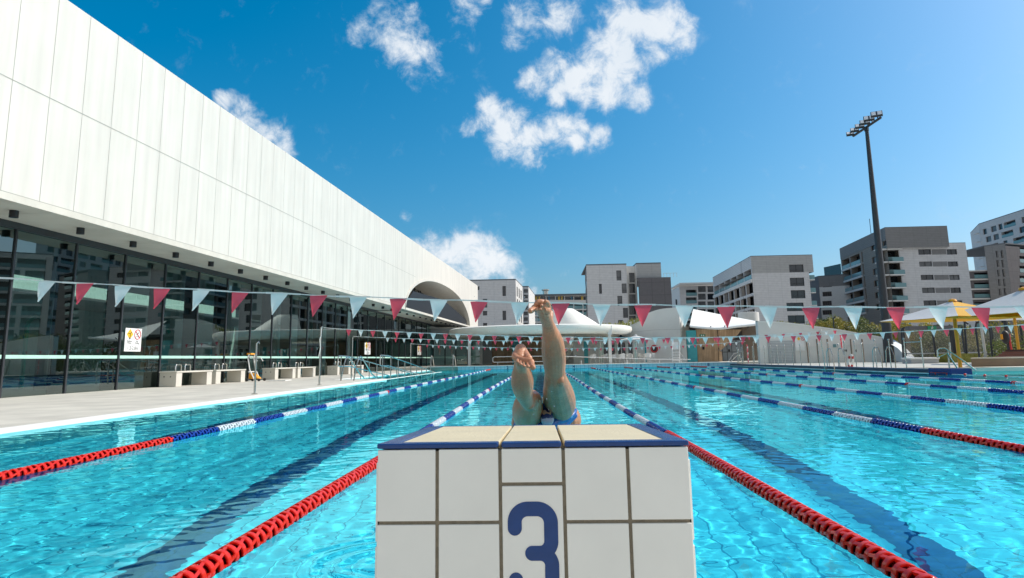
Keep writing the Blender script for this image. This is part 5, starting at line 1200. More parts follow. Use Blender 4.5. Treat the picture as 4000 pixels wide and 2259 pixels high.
# ================================================================== FURNITURE ON THE FAR DECK
def umbrella(x, y, z0, zr, za, R_, nseg, mc, label, grp, pole_m, two=None, pr=.035, skirt=.12, rot=0., under=None):
    t = thing('parasol', label, 'parasol', (x, y, z0), grp)
    for s0 in range(nseg):
        a0 = 2*math.pi*s0/nseg + rot; a1 = a0 + 2*math.pi/nseg; m_ = mc if two is None or s0 not in two[1] else two[0]
        vs = []; fs = []; nr = 6
        for i in range(nr + 1):
            f = i/nr; r0 = R_*(1 - f)*1. + .02; z = zr + (za - zr)*(f**1.15)
            for j in range(5):
                a = a0 + (a1 - a0)*j/4; k = math.cos((a1 - a0)/2)/math.cos(a - (a0 + a1)/2); sag = -.05*(1 - f)*math.sin(math.pi*j/4)*R_*.3
                vs.append((x + r0*k*math.cos(a)/math.cos((a1 - a0)/2), y + r0*k*math.sin(a)/math.cos((a1 - a0)/2), z + sag))
        for i in range(nr):
            for j in range(4): q = i*5 + j; fs.append((q, q + 1, q + 6, q + 5))
        MB().add(vs, fs).build('canopy_panel', m_, t, True)
        if under is not None:
            vs2 = [(v[0], v[1], v[2] - .025) for v in vs]
            MB().add(vs2, fs).build('canopy_lining', under, t, True)
        MB().tube([(x, y, za - .25), (x + R_*.97*math.cos(a0), y + R_*.97*math.sin(a0), zr - .02)], .012 if pr < .05 else .03, 5).build('rib', pole_m, t)
    MB().tube([(x, y, z0), (x, y, za - .02)], pr, 10).build('pole', pole_m, t, True)
    MB().lathe([(.001, za + .1), (R_*.07, za + .06), (R_*.09, za - .02)], (x, y, 0), 12).build('finial_cap', mc if under is None else M['yellow_paint'], t, True)
    return t
YU = 58.
pu = at(2484, 1311, YU); umbrella(pu.x, YU, GZ0, at(2484, 1326, YU).z, pu.z, (at(2546, 1320, YU).x - at(2430, 1320, YU).x)/2, 8, M['whcanvas'], 'white cafe parasol nearest the grey lifeguard chair', 'cafe parasols', M['white'])
pu = at(2345, 1318, YU); umbrella(pu.x, YU, GZ0, at(2345, 1327, YU).z, pu.z, 1.35, 8, M['whcanvas'], 'white cafe parasol under the canopy edge, left of its twin', 'cafe parasols', M['white'])
pu = at(2421, 1314, 62); umbrella(pu.x, 61.2, GZ0, at(2421, 1322, 62).z, pu.z, 1.1, 8, M['blue_panel'], 'blue cafe parasol between and behind the two white ones', 'cafe parasols', M['white'])
def cafe_chair():
    t = thing('cafe_chair', 'x', 'chair'); b = MB()
    seg = 10; vs = []; fs = []
    for i in range(seg + 1):
        a = R(200 + 140*0 + (i/seg)*220 - 110 + 0); hgt = .83 - .17*abs(i/seg - .5)*2
        vs += [(.27*math.cos(a), .27*math.sin(a), .45), (.30*math.cos(a), .30*math.sin(a), hgt)]
    for i in range(seg): fs.append((2*i, 2*i + 2, 2*i + 3, 2*i + 1))
    b.add(vs, fs).build('backrest', M['white'], t, True)
    MB().lathe([(.001, .43), (.27, .43), (.28, .46), (.001, .47)], (0, 0, 0), 14).build('seat', M['white'], t, True)
    for sx_ in (-1, 1):
        for sy in (-1, 1): MB().tube([(.13*sx_, .13*sy, .44), (.27*sx_, .27*sy, 0)], .016, 5).build('leg', M['white'], t)
    return t
cp0 = cafe_chair(); n_ = 0
for (px, Yc, rz, lab) in ((2430, 57.2, 1.6, 'white cafe chair left of the square-backed group, facing the pool'), (2413, 58.5, .4, 'white cafe chair furthest back at the left table'), (2395, 57.5, 2.9, 'white cafe chair at the left table, nearest the canopy column'),
                      (2530, 57., 1.2, 'bright white cafe chair in front of the right-hand table'), (2506, 58.3, .2, 'white cafe chair left of the right-hand parasol table'), (2547, 58.4, 3.6, 'white cafe chair at the far right of the cafe'),
                      (2362, 58.2, 2., 'white cafe chair between the two canopy columns'), (2317, 57.6, 1.5, 'white cafe chair standing alone left of the columns'), (2460, 58.6, 4., 'white cafe chair between the two cafe tables')):
    o = cp0 if n_ == 0 else copy_tree(cp0); n_ += 1; o.location = (at(px, 1420, Yc).x, Yc, GZ0); o.rotation_euler.z = rz; tag(o, lab, 'chair', 'white cafe chairs')
def cafe_table():
    t = thing('cafe_table', 'x', 'table'); MB().lathe([(.001, .71), (.42, .71), (.43, .735), (.001, .74)], (0, 0, 0), 20).build('tabletop', M['white'], t, True)
    MB().tube([(0, 0, .02), (0, 0, .71)], .03, 8).build('column', M['white'], t, True)
    for k in range(3): a = 2.1*k; MB().tube([(0, 0, .08), (.3*math.cos(a), .3*math.sin(a), .01)], .02, 5).build('foot', M['white'], t)
    return t
ct = cafe_table()
for k, (px, Yc, lab) in enumerate(((2448, 57.8, 'round white cafe table between the left chairs'), (2519, 57.8, 'round white cafe table in front of the right parasol pole'), (2381, 58.6, 'round white cafe table behind the canopy columns'))):
    o = ct if k == 0 else copy_tree(ct); o.location = (at(px, 1420, Yc).x, Yc, GZ0); tag(o, lab, 'table', 'white cafe tables')
# lifeguard chair
YG = 55.; lg = thing('lifeguard_chair', 'tall white lifeguard chair with ladder rungs against the curved wall', 'lifeguard chair', (at(2640, 1410, YG).x, YG, GZ0))
for px in (2627, 2655): MB().tube([at(px, 1416, YG), at(px - 1, 1364, YG), at(px + (2 if px < 2640 else 0), 1330, YG + .3)], .035, 6).build('stile', M['white'], lg, True)
for yy in (1409, 1398, 1387.5, 1376.5): MB().box(at(2628, yy, YG).x, at(2654, yy, YG).x, YG - .03, YG + .03, at(2640, yy, YG).z - .03, at(2640, yy, YG).z + .03).build('rung', M['white'], lg)
MB().box(at(2624, 1364, YG).x, at(2660, 1364, YG).x, YG, YG + .7, at(2640, 1365, YG).z, at(2640, 1362.5, YG).z).build('seat', M['white'], lg); MB().box(at(2628, 1340, YG).x, at(2656, 1340, YG).x, YG + .65, YG + .7, at(2640, 1362, YG).z, at(2640, 1336, YG).z).build('backrest', M['white'], lg)
for (a, b_) in (((2628, 1378), (2616, 1402)), ((2656, 1378), (2672, 1400)), ((2672, 1400), (2672, 1415))): MB().tube([at(*a, YG + .2), at(*b_, YG + .9)], .03, 6).build('brace', M['white'], lg, True)
t = thing('hose_reel', 'red and black hose reel on the curved wall above the cafe chairs', 'hose reel', (at(2555, 1363, 59.9).x, 59.8, 1.5)); c = at(2555, 1363, 59.8)
MB().lathe([(.05, -.12), (.32, -.12), (.34, -.08), (.30, 0), (.05, 0)], c, 18, 'y').build('drum', M['red'], t, True); MB().lathe([(.02, -.16), (.22, -.16), (.22, -.12), (.02, -.12)], c, 14, 'y').build('hose', M['ink'], t, True)

# square shade umbrellas on the right
umb = 'yellow and white shade umbrellas on the right deck'
c1 = at(3728, 1176, 28.2); umbrella(at(3752, 1437, 28.2).x, 28.2, .13, at(3600, 1248, 28.2).z, c1.z, 1.88, 4, M['whcanvas'], 'yellow and white umbrella with yellow pole, left of the larger one', umb, M['yellow_paint'], (M['yellow'], (0, 3)), .07, rot=R(-28), under=M['yellow'])
c2 = at(3998, 1131, 26.2); umbrella(c2.x, 26.2, .13, at(3860, 1224, 25).z, c2.z, 2.0, 4, M['whcanvas'], 'white umbrella with yellow lining cut by the right edge', umb, M['yellow_paint'], (M['yellow'], (0, 3)), .07, rot=R(-25), under=M['yellow'])
c3 = at(3880, 1212, 36); umbrella(c3.x + 1, 36, .13, at(3850, 1246, 36).z, c3.z, 1.9, 4, M['whcanvas'], 'white umbrella behind the other two on the right', umb, M['yellow_paint'], None, .07, rot=R(15))

# floodlight mast
YP = 46.7; m0 = at(3476, 1413, YP); m1 = at(3386, 512, YP)
fm = thing('floodlight_mast', 'tall dark floodlight mast with a slanting bank of six lamps', 'floodlight mast', (m0.x, YP, .13))
n = 8; pts = [(m0.x + (m1.x - m0.x)*i/n, YP, .13 + (m1.z - .13)*i/n) for i in range(n + 1)]
MB().tube(pts, [.34 - .22*(i/n)**.8 for i in range(n + 1)], 14).build('mast', M['dark_metal'], fm, True)
MB().lathe([(.001, 0), (.5, 0), (.5, .06), (.001, .06)], (m0.x, YP, .13), 16).build('base_plate', M['dark_metal'], fm, True)
h0, h1 = at(3333, 532, YP + 1.6), at(3440, 460, YP - 1.6); MB().tube([h0, h1], .09, 6).build('crossarm', M['dark_metal'], fm); MB().tube([at(3385, 512, YP), at(3384, 497, YP)], .16, 8).build('collar', M['dark_metal'], fm, True)
for k, (x, y) in enumerate(((3317, 523), (3334, 508), (3354, 493), (3374, 478), (3390, 463), (3420, 446))):
    f = k/5; Yk = YP + 1.6 - 3.2*f; c = at(x + 4, y, Yk); hx = .26 + .10*f
    mt = Matrix.Translation(c) @ Matrix.Rotation(R(-25), 4, 'Z') @ Matrix.Rotation(R(-52 + 14*f), 4, 'X')
    lamp = MB().box(-hx, hx, -.07, .09, -.25, .25, mt).build('lamp_head', M['dark_metal'], fm, bevel=.02)
    for sx in (-1, 1): MB().box(sx*hx*.5 - hx*.36, sx*hx*.5 + hx*.36, -.078, -.0705, -.2, .2, mt).build('lens', M['signw'], lamp)
    MB().tube([c, h0 + (h1 - h0)*((k + .5)/6)], .04, 5).build('bracket', M['dark_metal'], fm)
# ================================================================== FENCES, GATE, SLENDER POLES AND TREES ON THE RIGHT
mp = bpy.data.materials.new('perforated_screen'); mp.use_nodes = True; n, l = links(mp); bs = n['Principled BSDF']; bs.inputs['Base Color'].default_value = (.30, .27, .23, 1); bs.inputs['Roughness'].default_value = .7
tr = n.new('ShaderNodeBsdfTransparent'); mx = n.new('ShaderNodeMixShader'); mx.inputs[0].default_value = .28; l.new(tr.outputs[0], mx.inputs[1]); l.new(bs.outputs[0], mx.inputs[2]); l.new(mx.outputs[0], n['Material Output'].inputs[0])
YF_ = 44.; ft = thing('mesh_fence', 'tall brown perforated screen fence behind the umbrellas', 'fence', (at(3700, 1400, YF_).x, YF_, .13))
zf_ = at(3800, 1282, YF_).z
xp = at(3540, 1400, YF_).x; k = 0
while xp < 46:
    MB().box(xp + .06, xp + 1.74, YF_ - .01, YF_ + .01, .35, zf_).build('screen_panel', mp, ft); MB().box(xp - .04, xp + .04, YF_ - .05, YF_ + .05, .13, zf_ + .1).build('post', M['dark_metal'], ft); xp += 1.8; k += 1
MB().box(at(3535, 1400, YF_).x, 46, YF_ - .04, YF_ + .04, at(3600, 1384, YF_).z, at(3600, 1379, YF_).z).build('mid_rail', M['grey_wall'], ft)
ga = thing('entry_portal', 'dark portal frame with small green exit sign over the gate', 'gate', (at(3640, 1400, 42).x, 42, .13))
panel(ga, 3553, 3722, 1273, 1287, 42, M['grey3'], 'beam', .5); panel(ga, 3524, 3556, 1280, 1400, 52, M['brown_planter'], 'pier', .5, .13); panel(ga, 3722, 3738, 1290, 1420, 42.3, M['dark_metal'], 'post', .2, .13)
es = panel(ga, 3625, 3658, 1274, 1288, 41.9, M['green_sign'], 'exit_sign', .05)
gc = at(3641, 1281, 41.88); fg = MB().tube([gc + Vector((.02, 0, .07)), gc + Vector((-.01, 0, -.02)), gc + Vector((.05, 0, -.09))], .012, 5).tube([gc + Vector((-.01, 0, -.02)), gc + Vector((-.06, 0, -.08))], .012, 5).tube([gc + Vector((-.06, 0, .03)), gc + Vector((.01, 0, .05)), gc + Vector((.07, 0, .01))], .01, 5).sphere(gc + Vector((.03, 0, .1)), .018, 6).build('running_figure', M['signw'], ga)
def slim(px0, py0, px1, py1, Y, m, label, r=.06, hook=None):
    a, b_ = at(px0, py0, Y), at(px1, py1, Y); t = thing('slim_post', label, 'post', (a.x, Y, .13), 'slim posts on the right')
    pts = [(a.x, Y, .13), tuple(b_)]
    if hook: pts += [tuple(at(x, y, Y)) for x, y in hook]
    MB().tube(pts, r, 8).build('shaft', m, t, True)
slim(3851, 1396, 3829, 1248, 34, M['concrete'], 'pale slanting post in front of the screen fence')
slim(3826, 1398, 3811, 1280, 38, M['dark_metal'], 'dark post with a hooked top beneath the umbrellas', .05, [(3813, 1265), (3826, 1255), (3829, 1248)])
slim(3528, 1395, 3522, 1295, 43, M['dark_metal'], 'dark post beside the floodlight mast foot', .06, [(3524, 1286), (3533, 1280)])
slim(3167, 1290, 3164, 1258, 52, M['dark_metal'], 'short dark lamp post rising above the sloping wall', .05, [(3166, 1250), (3174, 1245)])
slim(3258, 1300, 3255, 1248, 54, M['dark_metal'], 'dark lamp post among the trees above the sloping wall', .05, [(3257, 1243), (3264, 1238)])
slim(3876, 1395, 3866, 1280, 40, M['dark_metal'], 'thin dark post left of the rescue gear', .05)
slim(3943, 1360, 3925, 1245, 38, M['dark_metal'], 'thick dark post holding the rescue gear', .1)
slim(3777, 1400, 3768, 1262, 42, M['dark_metal'], 'dark post just right of the yellow umbrella pole', .06, [(3765, 1255), (3782, 1266)])
rg_ = thing('rescue_gear', 'black vest and red rescue tube hanging on the thick dark post', 'rescue gear', tuple(at(3925, 1330, 37.7)))
c = at(3928, 1318, 37.7); MB().sphere(c, .2, 10, 1.8).build('vest', M['ink'], rg_, True); MB().tube([at(3942, 1305, 37.6), at(3946, 1340, 37.6), at(3951, 1366, 37.6)], .05, 8).build('rescue_tube', M['red'], rg_, True)
MB().tube([at(3911, 1306, 37.6), at(3914, 1326, 37.6)], .06, 8).build('orange_strap', M['orange'], rg_, True)

def tree(x, y, z0, h_, r, label, m, seed, n=1500, leaf=.16, name='broadleaf_tree', grp='trees behind the right-hand wall and fence', squash=1.):
    t = thing(name, label, 'tree', (x, y, z0), grp); rd = random.Random(seed)
    MB().tube([(x, y, z0), (x + rd.uniform(-.1, .1), y, z0 + h_*.35), (x + rd.uniform(-.2, .2), y, z0 + h_*.75)], [r*.09, r*.06, r*.03], 7).build('trunk', M['bark'], t, True)
    cl = []
    for k in range(11):
        a = rd.uniform(0, 6.28); q = r*rd.uniform(.15, .72); zz = z0 + h_ - r*squash*(.25 + rd.uniform(0, 1.25)); rr = r*rd.uniform(.28, .48)
        cl.append((x + q*math.cos(a), y + q*math.sin(a), zz, rr))
        if k < 5: MB().tube([(x, y, z0 + h_*.4), (x + q*math.cos(a)*.9, y + q*math.sin(a)*.9, zz)], [r*.04, r*.015], 5).build('limb', M['bark'], t)
    leaf_cloud('crown', m, cl, n, leaf, t, seed)
TR = [(3215, 1226, 58, 2.2, 'leaf', 'dark tree top left of the lamp post above the sloping wall'), (3270, 1238, 57, 2.0, 'leaf2', 'yellow green tree just right of the lamp post'), (3330, 1262, 58, 1.9, 'leaf3', 'grey green tree between the yellow tree and the mast'),
      (3358, 1246, 60, 1.6, 'leaf', 'light green tree behind the fourth large pennant'), (3425, 1240, 56, 2.4, 'leaf2', 'bright yellow green tree left of the mast'), (3490, 1260, 57, 1.7, 'leaf2', 'small tree directly right of the mast'), (3585, 1256, 56, 1.5, 'leaf2', 'round tree top above the portal beam'),
      (3400, 1280, 54, 1.7, 'leaf3', 'dark shrub-like tree at the foot of the yellow green tree'), (3650, 1330, 46.5, 1.5, 'leaf3', 'dark bush behind the screen fence left of the portal sign'), (3700, 1345, 47, 1.5, 'leaf', 'green bush behind the fence right of the portal sign'), (3625, 1298, 48, 1.4, 'leaf', 'small tree under the green exit sign'),
      (3770, 1285, 50, 1.7, 'leaf2', 'tree behind the yellow pole'), (3745, 1345, 47, 1.8, 'leaf3', 'dark bush behind the yellow pole'), (3800, 1350, 47, 1.8, 'leaf', 'bush behind the slanting pale post'), (3880, 1300, 46.5, 2.1, 'leaf3', 'tall dark bush behind the rescue gear'),
      (3960, 1238, 50, 1.9, 'leaf2', 'olive tree under the edge of the large umbrella'), (3985, 1300, 40, 2.2, 'leaf', 'leafy bush above the timber steps at the right edge'), (3850, 1340, 47, 1.6, 'leaf', 'bush between the slim posts'), (3300, 1285, 56, 1.5, 'leaf', 'low leafy tree just above the wall coping'),
      (4060, 1260, 44, 2.6, 'leaf', 'leafy tree cut by the right edge of the picture')]
for k, (px, py, Yt, r, mk, lab) in enumerate(TR):
    p = at(px, py, Yt); tree(p.x, Yt, .13, p.z - .13, r, lab, M[mk], 30 + k, n=4200, leaf=.075)
hg = grass_tuft('lawn_strip', M['grass'], at(3660, 1400, 43).x, at(3760, 1400, 43).x, 41.2, lambda q: .12, 1500, .5, seed=12, dy=2); tag(hg, 'bright strip of grass behind the yellow pole', 'grass', kind='stuff')
hd = leaf_cloud('hedge_mass', M['leaf3'], [(x, 66 + (x % 3), 1.2, 2.2) for x in np.arange(24, 60, 1.6)], 9000, .22, None, 77); tag(hd, 'dark continuous planting far behind the fence', 'planting', kind='stuff')
# ================================================================== DIVING SWIMMER
def swept(chain, steps=5):
    """chain of (pixel x, pixel y, distance, pixel radius) -> overlapping tapered capsules"""
    b = MB(); P = [(at(a, c, Y), r*Y/F) for a, c, Y, r in chain]
    return swept_w(P, steps, b)
def swept_w(P, steps=5, b=None):
    b = b or MB()
    cr = smooth_pts([(p.x, p.y, p.z, r) for p, r in P], steps) if len(P) > 2 else [(p.x, p.y, p.z, r) for p, r in P]
    b.tube([c[:3] for c in cr], [c[3] for c in cr], 20)
    for c in (cr[0], cr[-1]): b.sphere(c[:3], c[3], 12)
    if len(P) > 2:
        for c in cr[steps::steps]: b.sphere(c[:3], c[3]*.995, 12)
    return b
def merge(bs):
    o = MB()
    for b in bs: o.add(b.v, b.f)
    return o
def O6(x, y): return (1900 + x/2.509, 1120 + y/2.509)
def ch(l): return [(*O6(x, y), Y, r/2.509) for x, y, Y, r in l]
sw = thing('person', 'swimmer in blue patterned briefs diving in headfirst with bare legs raised', 'person', tuple(at(2130, 1640, 3.65)))
parts = []
# raised leg (right of picture): hip to ankle
parts.append(swept(ch([(730, 1230, 3.74, 105), (722, 1150, 3.56, 150), (706, 1060, 3.42, 150), (690, 975, 3.3, 128), (676, 905, 3.2, 110), (672, 835, 3.16, 100), (664, 745, 3.12, 108), (659, 650, 3.08, 115), (650, 560, 3.04, 108), (636, 480, 3.0, 90), (616, 410, 2.97, 70), (600, 355, 2.94, 60)])))
parts.append(swept(ch([(733, 960, 3.165, 28), (726, 925, 3.145, 38), (712, 885, 3.15, 46), (698, 840, 3.15, 48)])))      # kneecap
parts.append(swept(ch([(690, 640, 3.12, 84), (700, 740, 3.14, 78), (705, 830, 3.16, 66)])))                            # calf belly
# raised foot
parts.append(swept(ch([(598, 352, 2.94, 58), (612, 300, 2.95, 44), (622, 262, 2.96, 36)])))                              # heel
parts.append(swept(ch([(596, 345, 2.93, 58), (575, 290, 2.89, 62), (555, 235, 2.85, 62), (540, 195, 2.82, 56)])))         # instep
O8 = lambda l: [(2050 + x/5.82, 1150 + y/5.82, Y, r/5.82) for x, y, Y, r in l]
O9 = lambda l: [(1973 + x/2.477, 1133 + y/2.477, Y, r/2.477) for x, y, Y, r in l]
parts.append(swept(O8([(520, 300, 2.86, 85), (480, 230, 2.83, 85), (400, 190, 2.80, 78), (310, 190, 2.79, 74), (260, 225, 2.785, 58)])))
parts.append(swept(O8([(500, 420, 2.90, 110), (430, 380, 2.86, 95), (350, 350, 2.82, 62), (270, 325, 2.80, 54)])))
parts.append(swept(O8([(500, 190, 2.81, 62), (520, 240, 2.83, 66), (540, 320, 2.86, 66)])))
parts.append(swept(O9([(400, 200, 2.84, 44), (355, 180, 2.815, 36), (318, 172, 2.80, 30), (280, 170, 2.79, 28)])))
for tz in ([(296, 178, 2.80, 26), (272, 188, 2.77, 27), (252, 199, 2.745, 30), (243, 205, 2.735, 26)], [(318, 172, 2.80, 13), (309, 182, 2.765, 12), (304, 190, 2.73, 16)], [(350, 170, 2.80, 12), (344, 178, 2.765, 11), (340, 187, 2.73, 14)],
           [(372, 150, 2.79, 15), (362, 149, 2.76, 13), (352, 150, 2.73, 16)], [(405, 116, 2.79, 17), (400, 112, 2.76, 17), (392, 112, 2.745, 19)]): parts.append(swept(O9(tz)))
for (a, b_) in (((610, 330), (578, 215)), ((590, 340), (545, 232))): parts.append(swept(ch([(*a, 2.885, 8), (*b_, 2.80, 8)])))
# bent leg (left of picture)
parts.append(swept(ch([(440, 1340, 3.68, 120), (412, 1255, 3.56, 152), (408, 1175, 3.44, 142), (430, 1120, 3.36, 110), (440, 1100, 3.3, 70)])))
parts.append(swept(ch([(425, 1165, 3.24, 56), (408, 1140, 3.18, 62), (380, 1085, 3.12, 76), (360, 1010, 3.06, 98), (352, 930, 3.02, 110), (348, 865, 2.99, 100), (342, 800, 2.96, 78), (336, 730, 2.93, 62)])))
parts.append(swept(ch([(448, 1160, 3.16, 20), (436, 1172, 3.16, 30), (415, 1178, 3.17, 30)])))
# sole turned to the camera
parts.append(swept(O9([(150, 575, 2.90, 56), (148, 605, 2.885, 60), (142, 632, 2.87, 60), (140, 655, 2.85, 54)])))
parts.append(swept(O9([(98, 648, 2.845, 36), (116, 668, 2.825, 34), (150, 678, 2.81, 34), (190, 688, 2.80, 34), (232, 694, 2.795, 38), (252, 700, 2.79, 34)])))
parts.append(swept(O9([(172, 590, 2.90, 44), (196, 630, 2.87, 42), (226, 668, 2.83, 40)])))
parts.append(swept(O9([(100, 618, 2.87, 30), (96, 640, 2.855, 34)])))
parts.append(swept(O9([(160, 770, 2.96, 66), (160, 730, 2.93, 58), (155, 690, 2.89, 50), (150, 650, 2.92, 48)])))
for tz in ([(250, 700, 2.79, 30), (260, 726, 2.76, 26), (267, 750, 2.73, 29)], [(212, 702, 2.79, 11), (217, 722, 2.76, 11), (221, 742, 2.725, 15.5)], [(178, 698, 2.795, 11), (180, 718, 2.765, 11), (182, 737, 2.73, 15.5)],
           [(148, 686, 2.80, 11), (149, 702, 2.77, 11), (150, 718, 2.74, 15)], [(120, 672, 2.81, 12), (119, 684, 2.78, 12), (118, 695, 2.755, 15.5)]): parts.append(swept(O9(tz)))
# pelvis, trunk, head and arms reaching under water
pel = at(2128, 1672, 3.80); hipR = at(2200, 1642, 3.80); hipL = at(2066, 1655, 3.78)
parts.append(swept_w([(hipL, .095), (pel, .105), (hipR, .098)]))
dt = Vector((.05, .42, -.78)).normalized()
w_ = [pel + dt*k for k in (0, .12, .24, .36, .47)]
for sx in (-1, 1): parts.append(swept_w([(w_[0] + Vector((sx*.05, 0, 0)), .10), (w_[1] + Vector((sx*.06, 0, 0)), .095), (w_[2] + Vector((sx*.07, 0, 0)), .10), (w_[3] + Vector((sx*.09, 0, 0)), .105), (w_[4] + Vector((sx*.10, 0, 0)), .09)]))
parts.append(swept_w([(w_[0] + Vector((.10, .06, .0)), .08), (w_[1] + Vector((.11, .05, 0)), .085), (w_[2] + Vector((.08, .03, 0)), .09)]))
sh = w_[4] + dt*.03; hd_ = sh + dt*.26
parts.append(swept_w([(sh, .075), (sh + dt*.12, .058), (hd_, .085), (hd_ + dt*.08, .088), (hd_ + dt*.13, .075)]))
for sx in (-1, 1):
    s0 = sh + Vector((sx*.17, 0, 0)); e = s0 + dt*.28 + Vector((-sx*.03, 0, 0)); h_ = e + dt*.25 + Vector((-sx*.07, 0, 0))
    parts.append(swept_w([(s0, .06), ((s0 + e)/2, .05), (e, .042), ((e + h_)/2, .04), (h_, .028)]))
    parts.append(swept_w([(h_, .03), (h_ + dt*.05, .036), (h_ + dt*.09, .032)]))
    for k, L_ in enumerate((.065, .078, .075, .06)):
        o0 = h_ + dt*.085 + Vector((0, (k - 1.5)*.019, .004)); parts.append(swept_w([(o0, .0095), (o0 + dt*L_*.55 + Vector((-sx*.004, 0, 0)), .0085), (o0 + dt*L_ + Vector((-sx*.012, 0, 0)), .007)]))
    parts.append(swept_w([(h_ + dt*.03, .013), (h_ + dt*.06 + Vector((0, -.035, .01)), .011), (h_ + dt*.085 + Vector((0, -.045, .01)), .009)]))
def remesh(o, vox, sm=3):
    m = o.modifiers.new('r', 'REMESH'); m.mode = 'VOXEL'; m.voxel_size = vox
    s = o.modifiers.new('s', 'SMOOTH'); s.factor = .5; s.iterations = sm
    bpy.context.view_layer.update(); dg = bpy.context.evaluated_depsgraph_get(); me = bpy.data.meshes.new_from_object(o.evaluated_get(dg))
    o.modifiers.clear(); old = o.data; me.name = old.name; mt = old.materials[0]; o.data = me; me.materials.clear(); me.materials.append(mt); me.polygons.foreach_set('use_smooth', [True]*len(me.polygons)); return o
body = merge(parts).build('body', M['skin'], sw, True); remesh(body, .0022, 2)
# skin: tan, hairy-mottled shins, pinker soles handled by position-free noise
nn, lk = links(M['skin']); bs = nn['Principled BSDF']
# briefs
bm_ = bpy.data.materials.new('patterned_fabric'); bm_.use_nodes = True; nn, lk = links(bm_); bs = nn['Principled BSDF']; bs.inputs['Roughness'].default_value = .35
tcc = nn.new('ShaderNodeTexCoord'); nzz = nn.new('ShaderNodeTexNoise'); nzz.inputs['Scale'].default_value = 16; nzz.inputs['Detail'].default_value = 3; nzz.inputs['Distortion'].default_value = 1.2; lk.new(tcc.outputs['Object'], nzz.inputs['Vector'])
crr = nn.new('ShaderNodeValToRGB'); e = crr.color_ramp; e.interpolation = 'EASE'; e.elements[0].position = .3; e.elements[0].color = (.01, .03, .12, 1); e.elements[1].position = .56; e.elements[1].color = (.012, .13, .38, 1)
x_ = e.elements.new(.42); x_.color = (.01, .10, .36, 1); x_ = e.elements.new(.7); x_.color = (.08, .36, .60, 1)
lk.new(nzz.outputs['Fac'], crr.inputs[0]); lk.new(crr.outputs[0], bs.inputs['Base Color'])
hv = lambda x, y: (1950 + x/6.44, 1550 + y/6.44)
br_ = [swept([(*hv(480, 700), 3.64, 12), (*hv(620, 765), 3.60, 16), (*hv(850, 770), 3.54, 22), (*hv(1080, 770), 3.52, 26), (*hv(1300, 680), 3.54, 24), (*hv(1450, 610), 3.57, 18), (*hv(1620, 575), 3.61, 14), (*hv(1780, 500), 3.64, 13), (*hv(1870, 420), 3.67, 11), (*hv(1925, 330), 3.70, 7)]),
       swept([(*hv(480, 720), 3.72, 20), (*hv(800, 840), 3.66, 44), (*hv(1200, 820), 3.64, 48), (*hv(1600, 660), 3.68, 24), (*hv(1900, 470), 3.72, 12)])]
bo = merge(br_).build('swim_briefs', bm_, sw, True); remesh(bo, .005, 4)
st = swept([(*hv(1150, 40), 3.52, 10), (*hv(1165, 180), 3.50, 12), (*hv(1160, 330), 3.48, 17), (*hv(1200, 470), 3.46, 24), (*hv(1210, 560), 3.45, 26), (*hv(1200, 640), 3.47, 20)])
fm_ = bpy.data.materials.new('navy_fabric_panel'); fm_.use_nodes = True; nn, lk = links(fm_); bs = nn['Principled BSDF']; bs.inputs['Roughness'].default_value = .4
tcc = nn.new('ShaderNodeTexCoord'); sep = nn.new('ShaderNodeSeparateXYZ'); lk.new(tcc.outputs['Object'], sep.inputs[0]); nzz = nn.new('ShaderNodeTexNoise'); nzz.inputs['Scale'].default_value = 22; lk.new(tcc.outputs['Object'], nzz.inputs['Vector'])
ad = nn.new('ShaderNodeMath'); ad.operation = 'MULTIPLY_ADD'; ad.inputs[1].default_value = .05; lk.new(nzz.outputs['Fac'], ad.inputs[0]); lk.new(sep.outputs[2], ad.inputs[2])
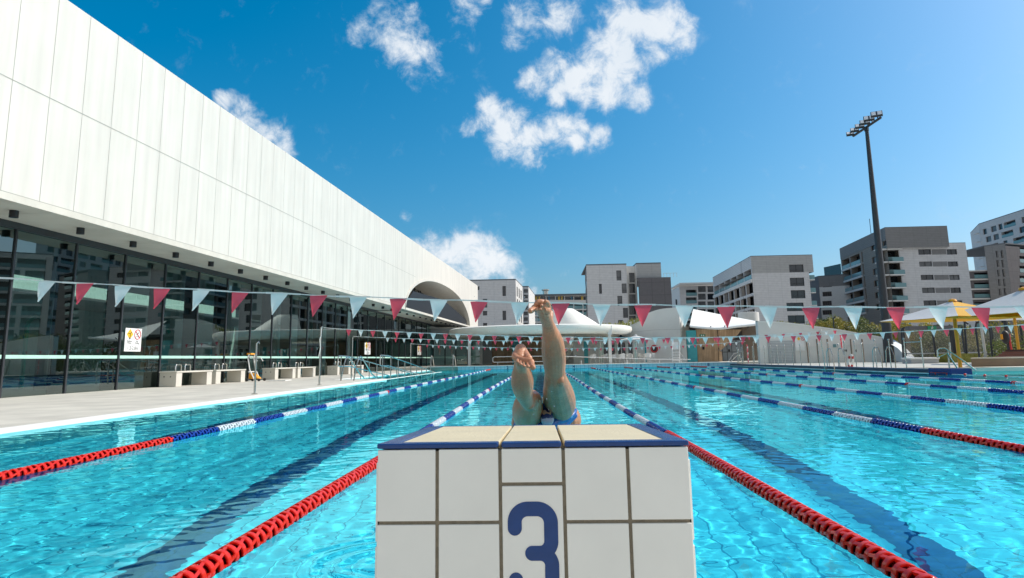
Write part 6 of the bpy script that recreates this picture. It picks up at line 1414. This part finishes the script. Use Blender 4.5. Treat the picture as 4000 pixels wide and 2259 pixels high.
mr = nn.new('ShaderNodeMapRange'); z_lo = at(*hv(1200, 660), 3.5).z - sw.location.z; z_hi = at(*hv(1150, 30), 3.5).z - sw.location.z
mr.inputs['From Min'].default_value = z_lo + .025; mr.inputs['From Max'].default_value = z_hi + .025; lk.new(ad.outputs[0], mr.inputs[0])
crr = nn.new('ShaderNodeValToRGB'); e = crr.color_ramp; e.interpolation = 'CONSTANT'; e.elements[0].position = 0; e.elements[0].color = (.42, .34, .40, 1); e.elements[1].position = .24; e.elements[1].color = (.01, .025, .11, 1)
for p_, c_ in ((.42, (.50, .36, .22)), (.5, (.008, .012, .05)), (.82, (.62, .42, .03))): x_ = e.elements.new(p_); x_.color = (*c_, 1)
lk.new(mr.outputs[0], crr.inputs[0]); lk.new(crr.outputs[0], bs.inputs['Base Color'])
po = st.build('front_panel', fm_, sw, True); remesh(po, .004, 3)
# droplets thrown up around the legs
rnd = random.Random(21); b = MB()
icos = bmesh.new(); bmesh.ops.create_icosphere(icos, subdivisions=1, radius=1); iv = [v.co.copy() for v in icos.verts]; ifc = [tuple(v.index for v in f.verts) for f in icos.faces]; icos.free()
for k in range(520):
    px = rnd.gauss(2090, 130); py = rnd.uniform(1120, 1640); Y = rnd.uniform(2.5, 3.9); c = at(px, py, Y); r = rnd.choice((.0006, .0007, .0009, .0011, .0014)) if k % 40 else .0022
    if c.z < .1: continue
    b.add([c + v*r for v in iv], ifc)
dm_ = bpy.data.materials.new('droplet'); dm_.use_nodes = True; nn, lk = links(dm_); q = nn['Principled BSDF']; q.inputs['Base Color'].default_value = (.9, .95, 1, 1); q.inputs['Roughness'].default_value = .05; q.inputs['Transmission Weight'].default_value = .6; q.inputs['IOR'].default_value = 1.33
dro = b.build('water_droplets', dm_, None, True); tag(dro, 'fine water droplets flying around the raised legs', 'droplets', kind='stuff')
for o in bpy.data.objects:
    if o.name.split('.')[0] in ('pool_floor', 'lane_markings', 'pool_side_wall', 'ramp', 'near_end_wall', 'far_end_wall', 'bulkhead_wall', 'pool_deck', 'far_deck'):
        o.cycles.is_caustics_receiver = True
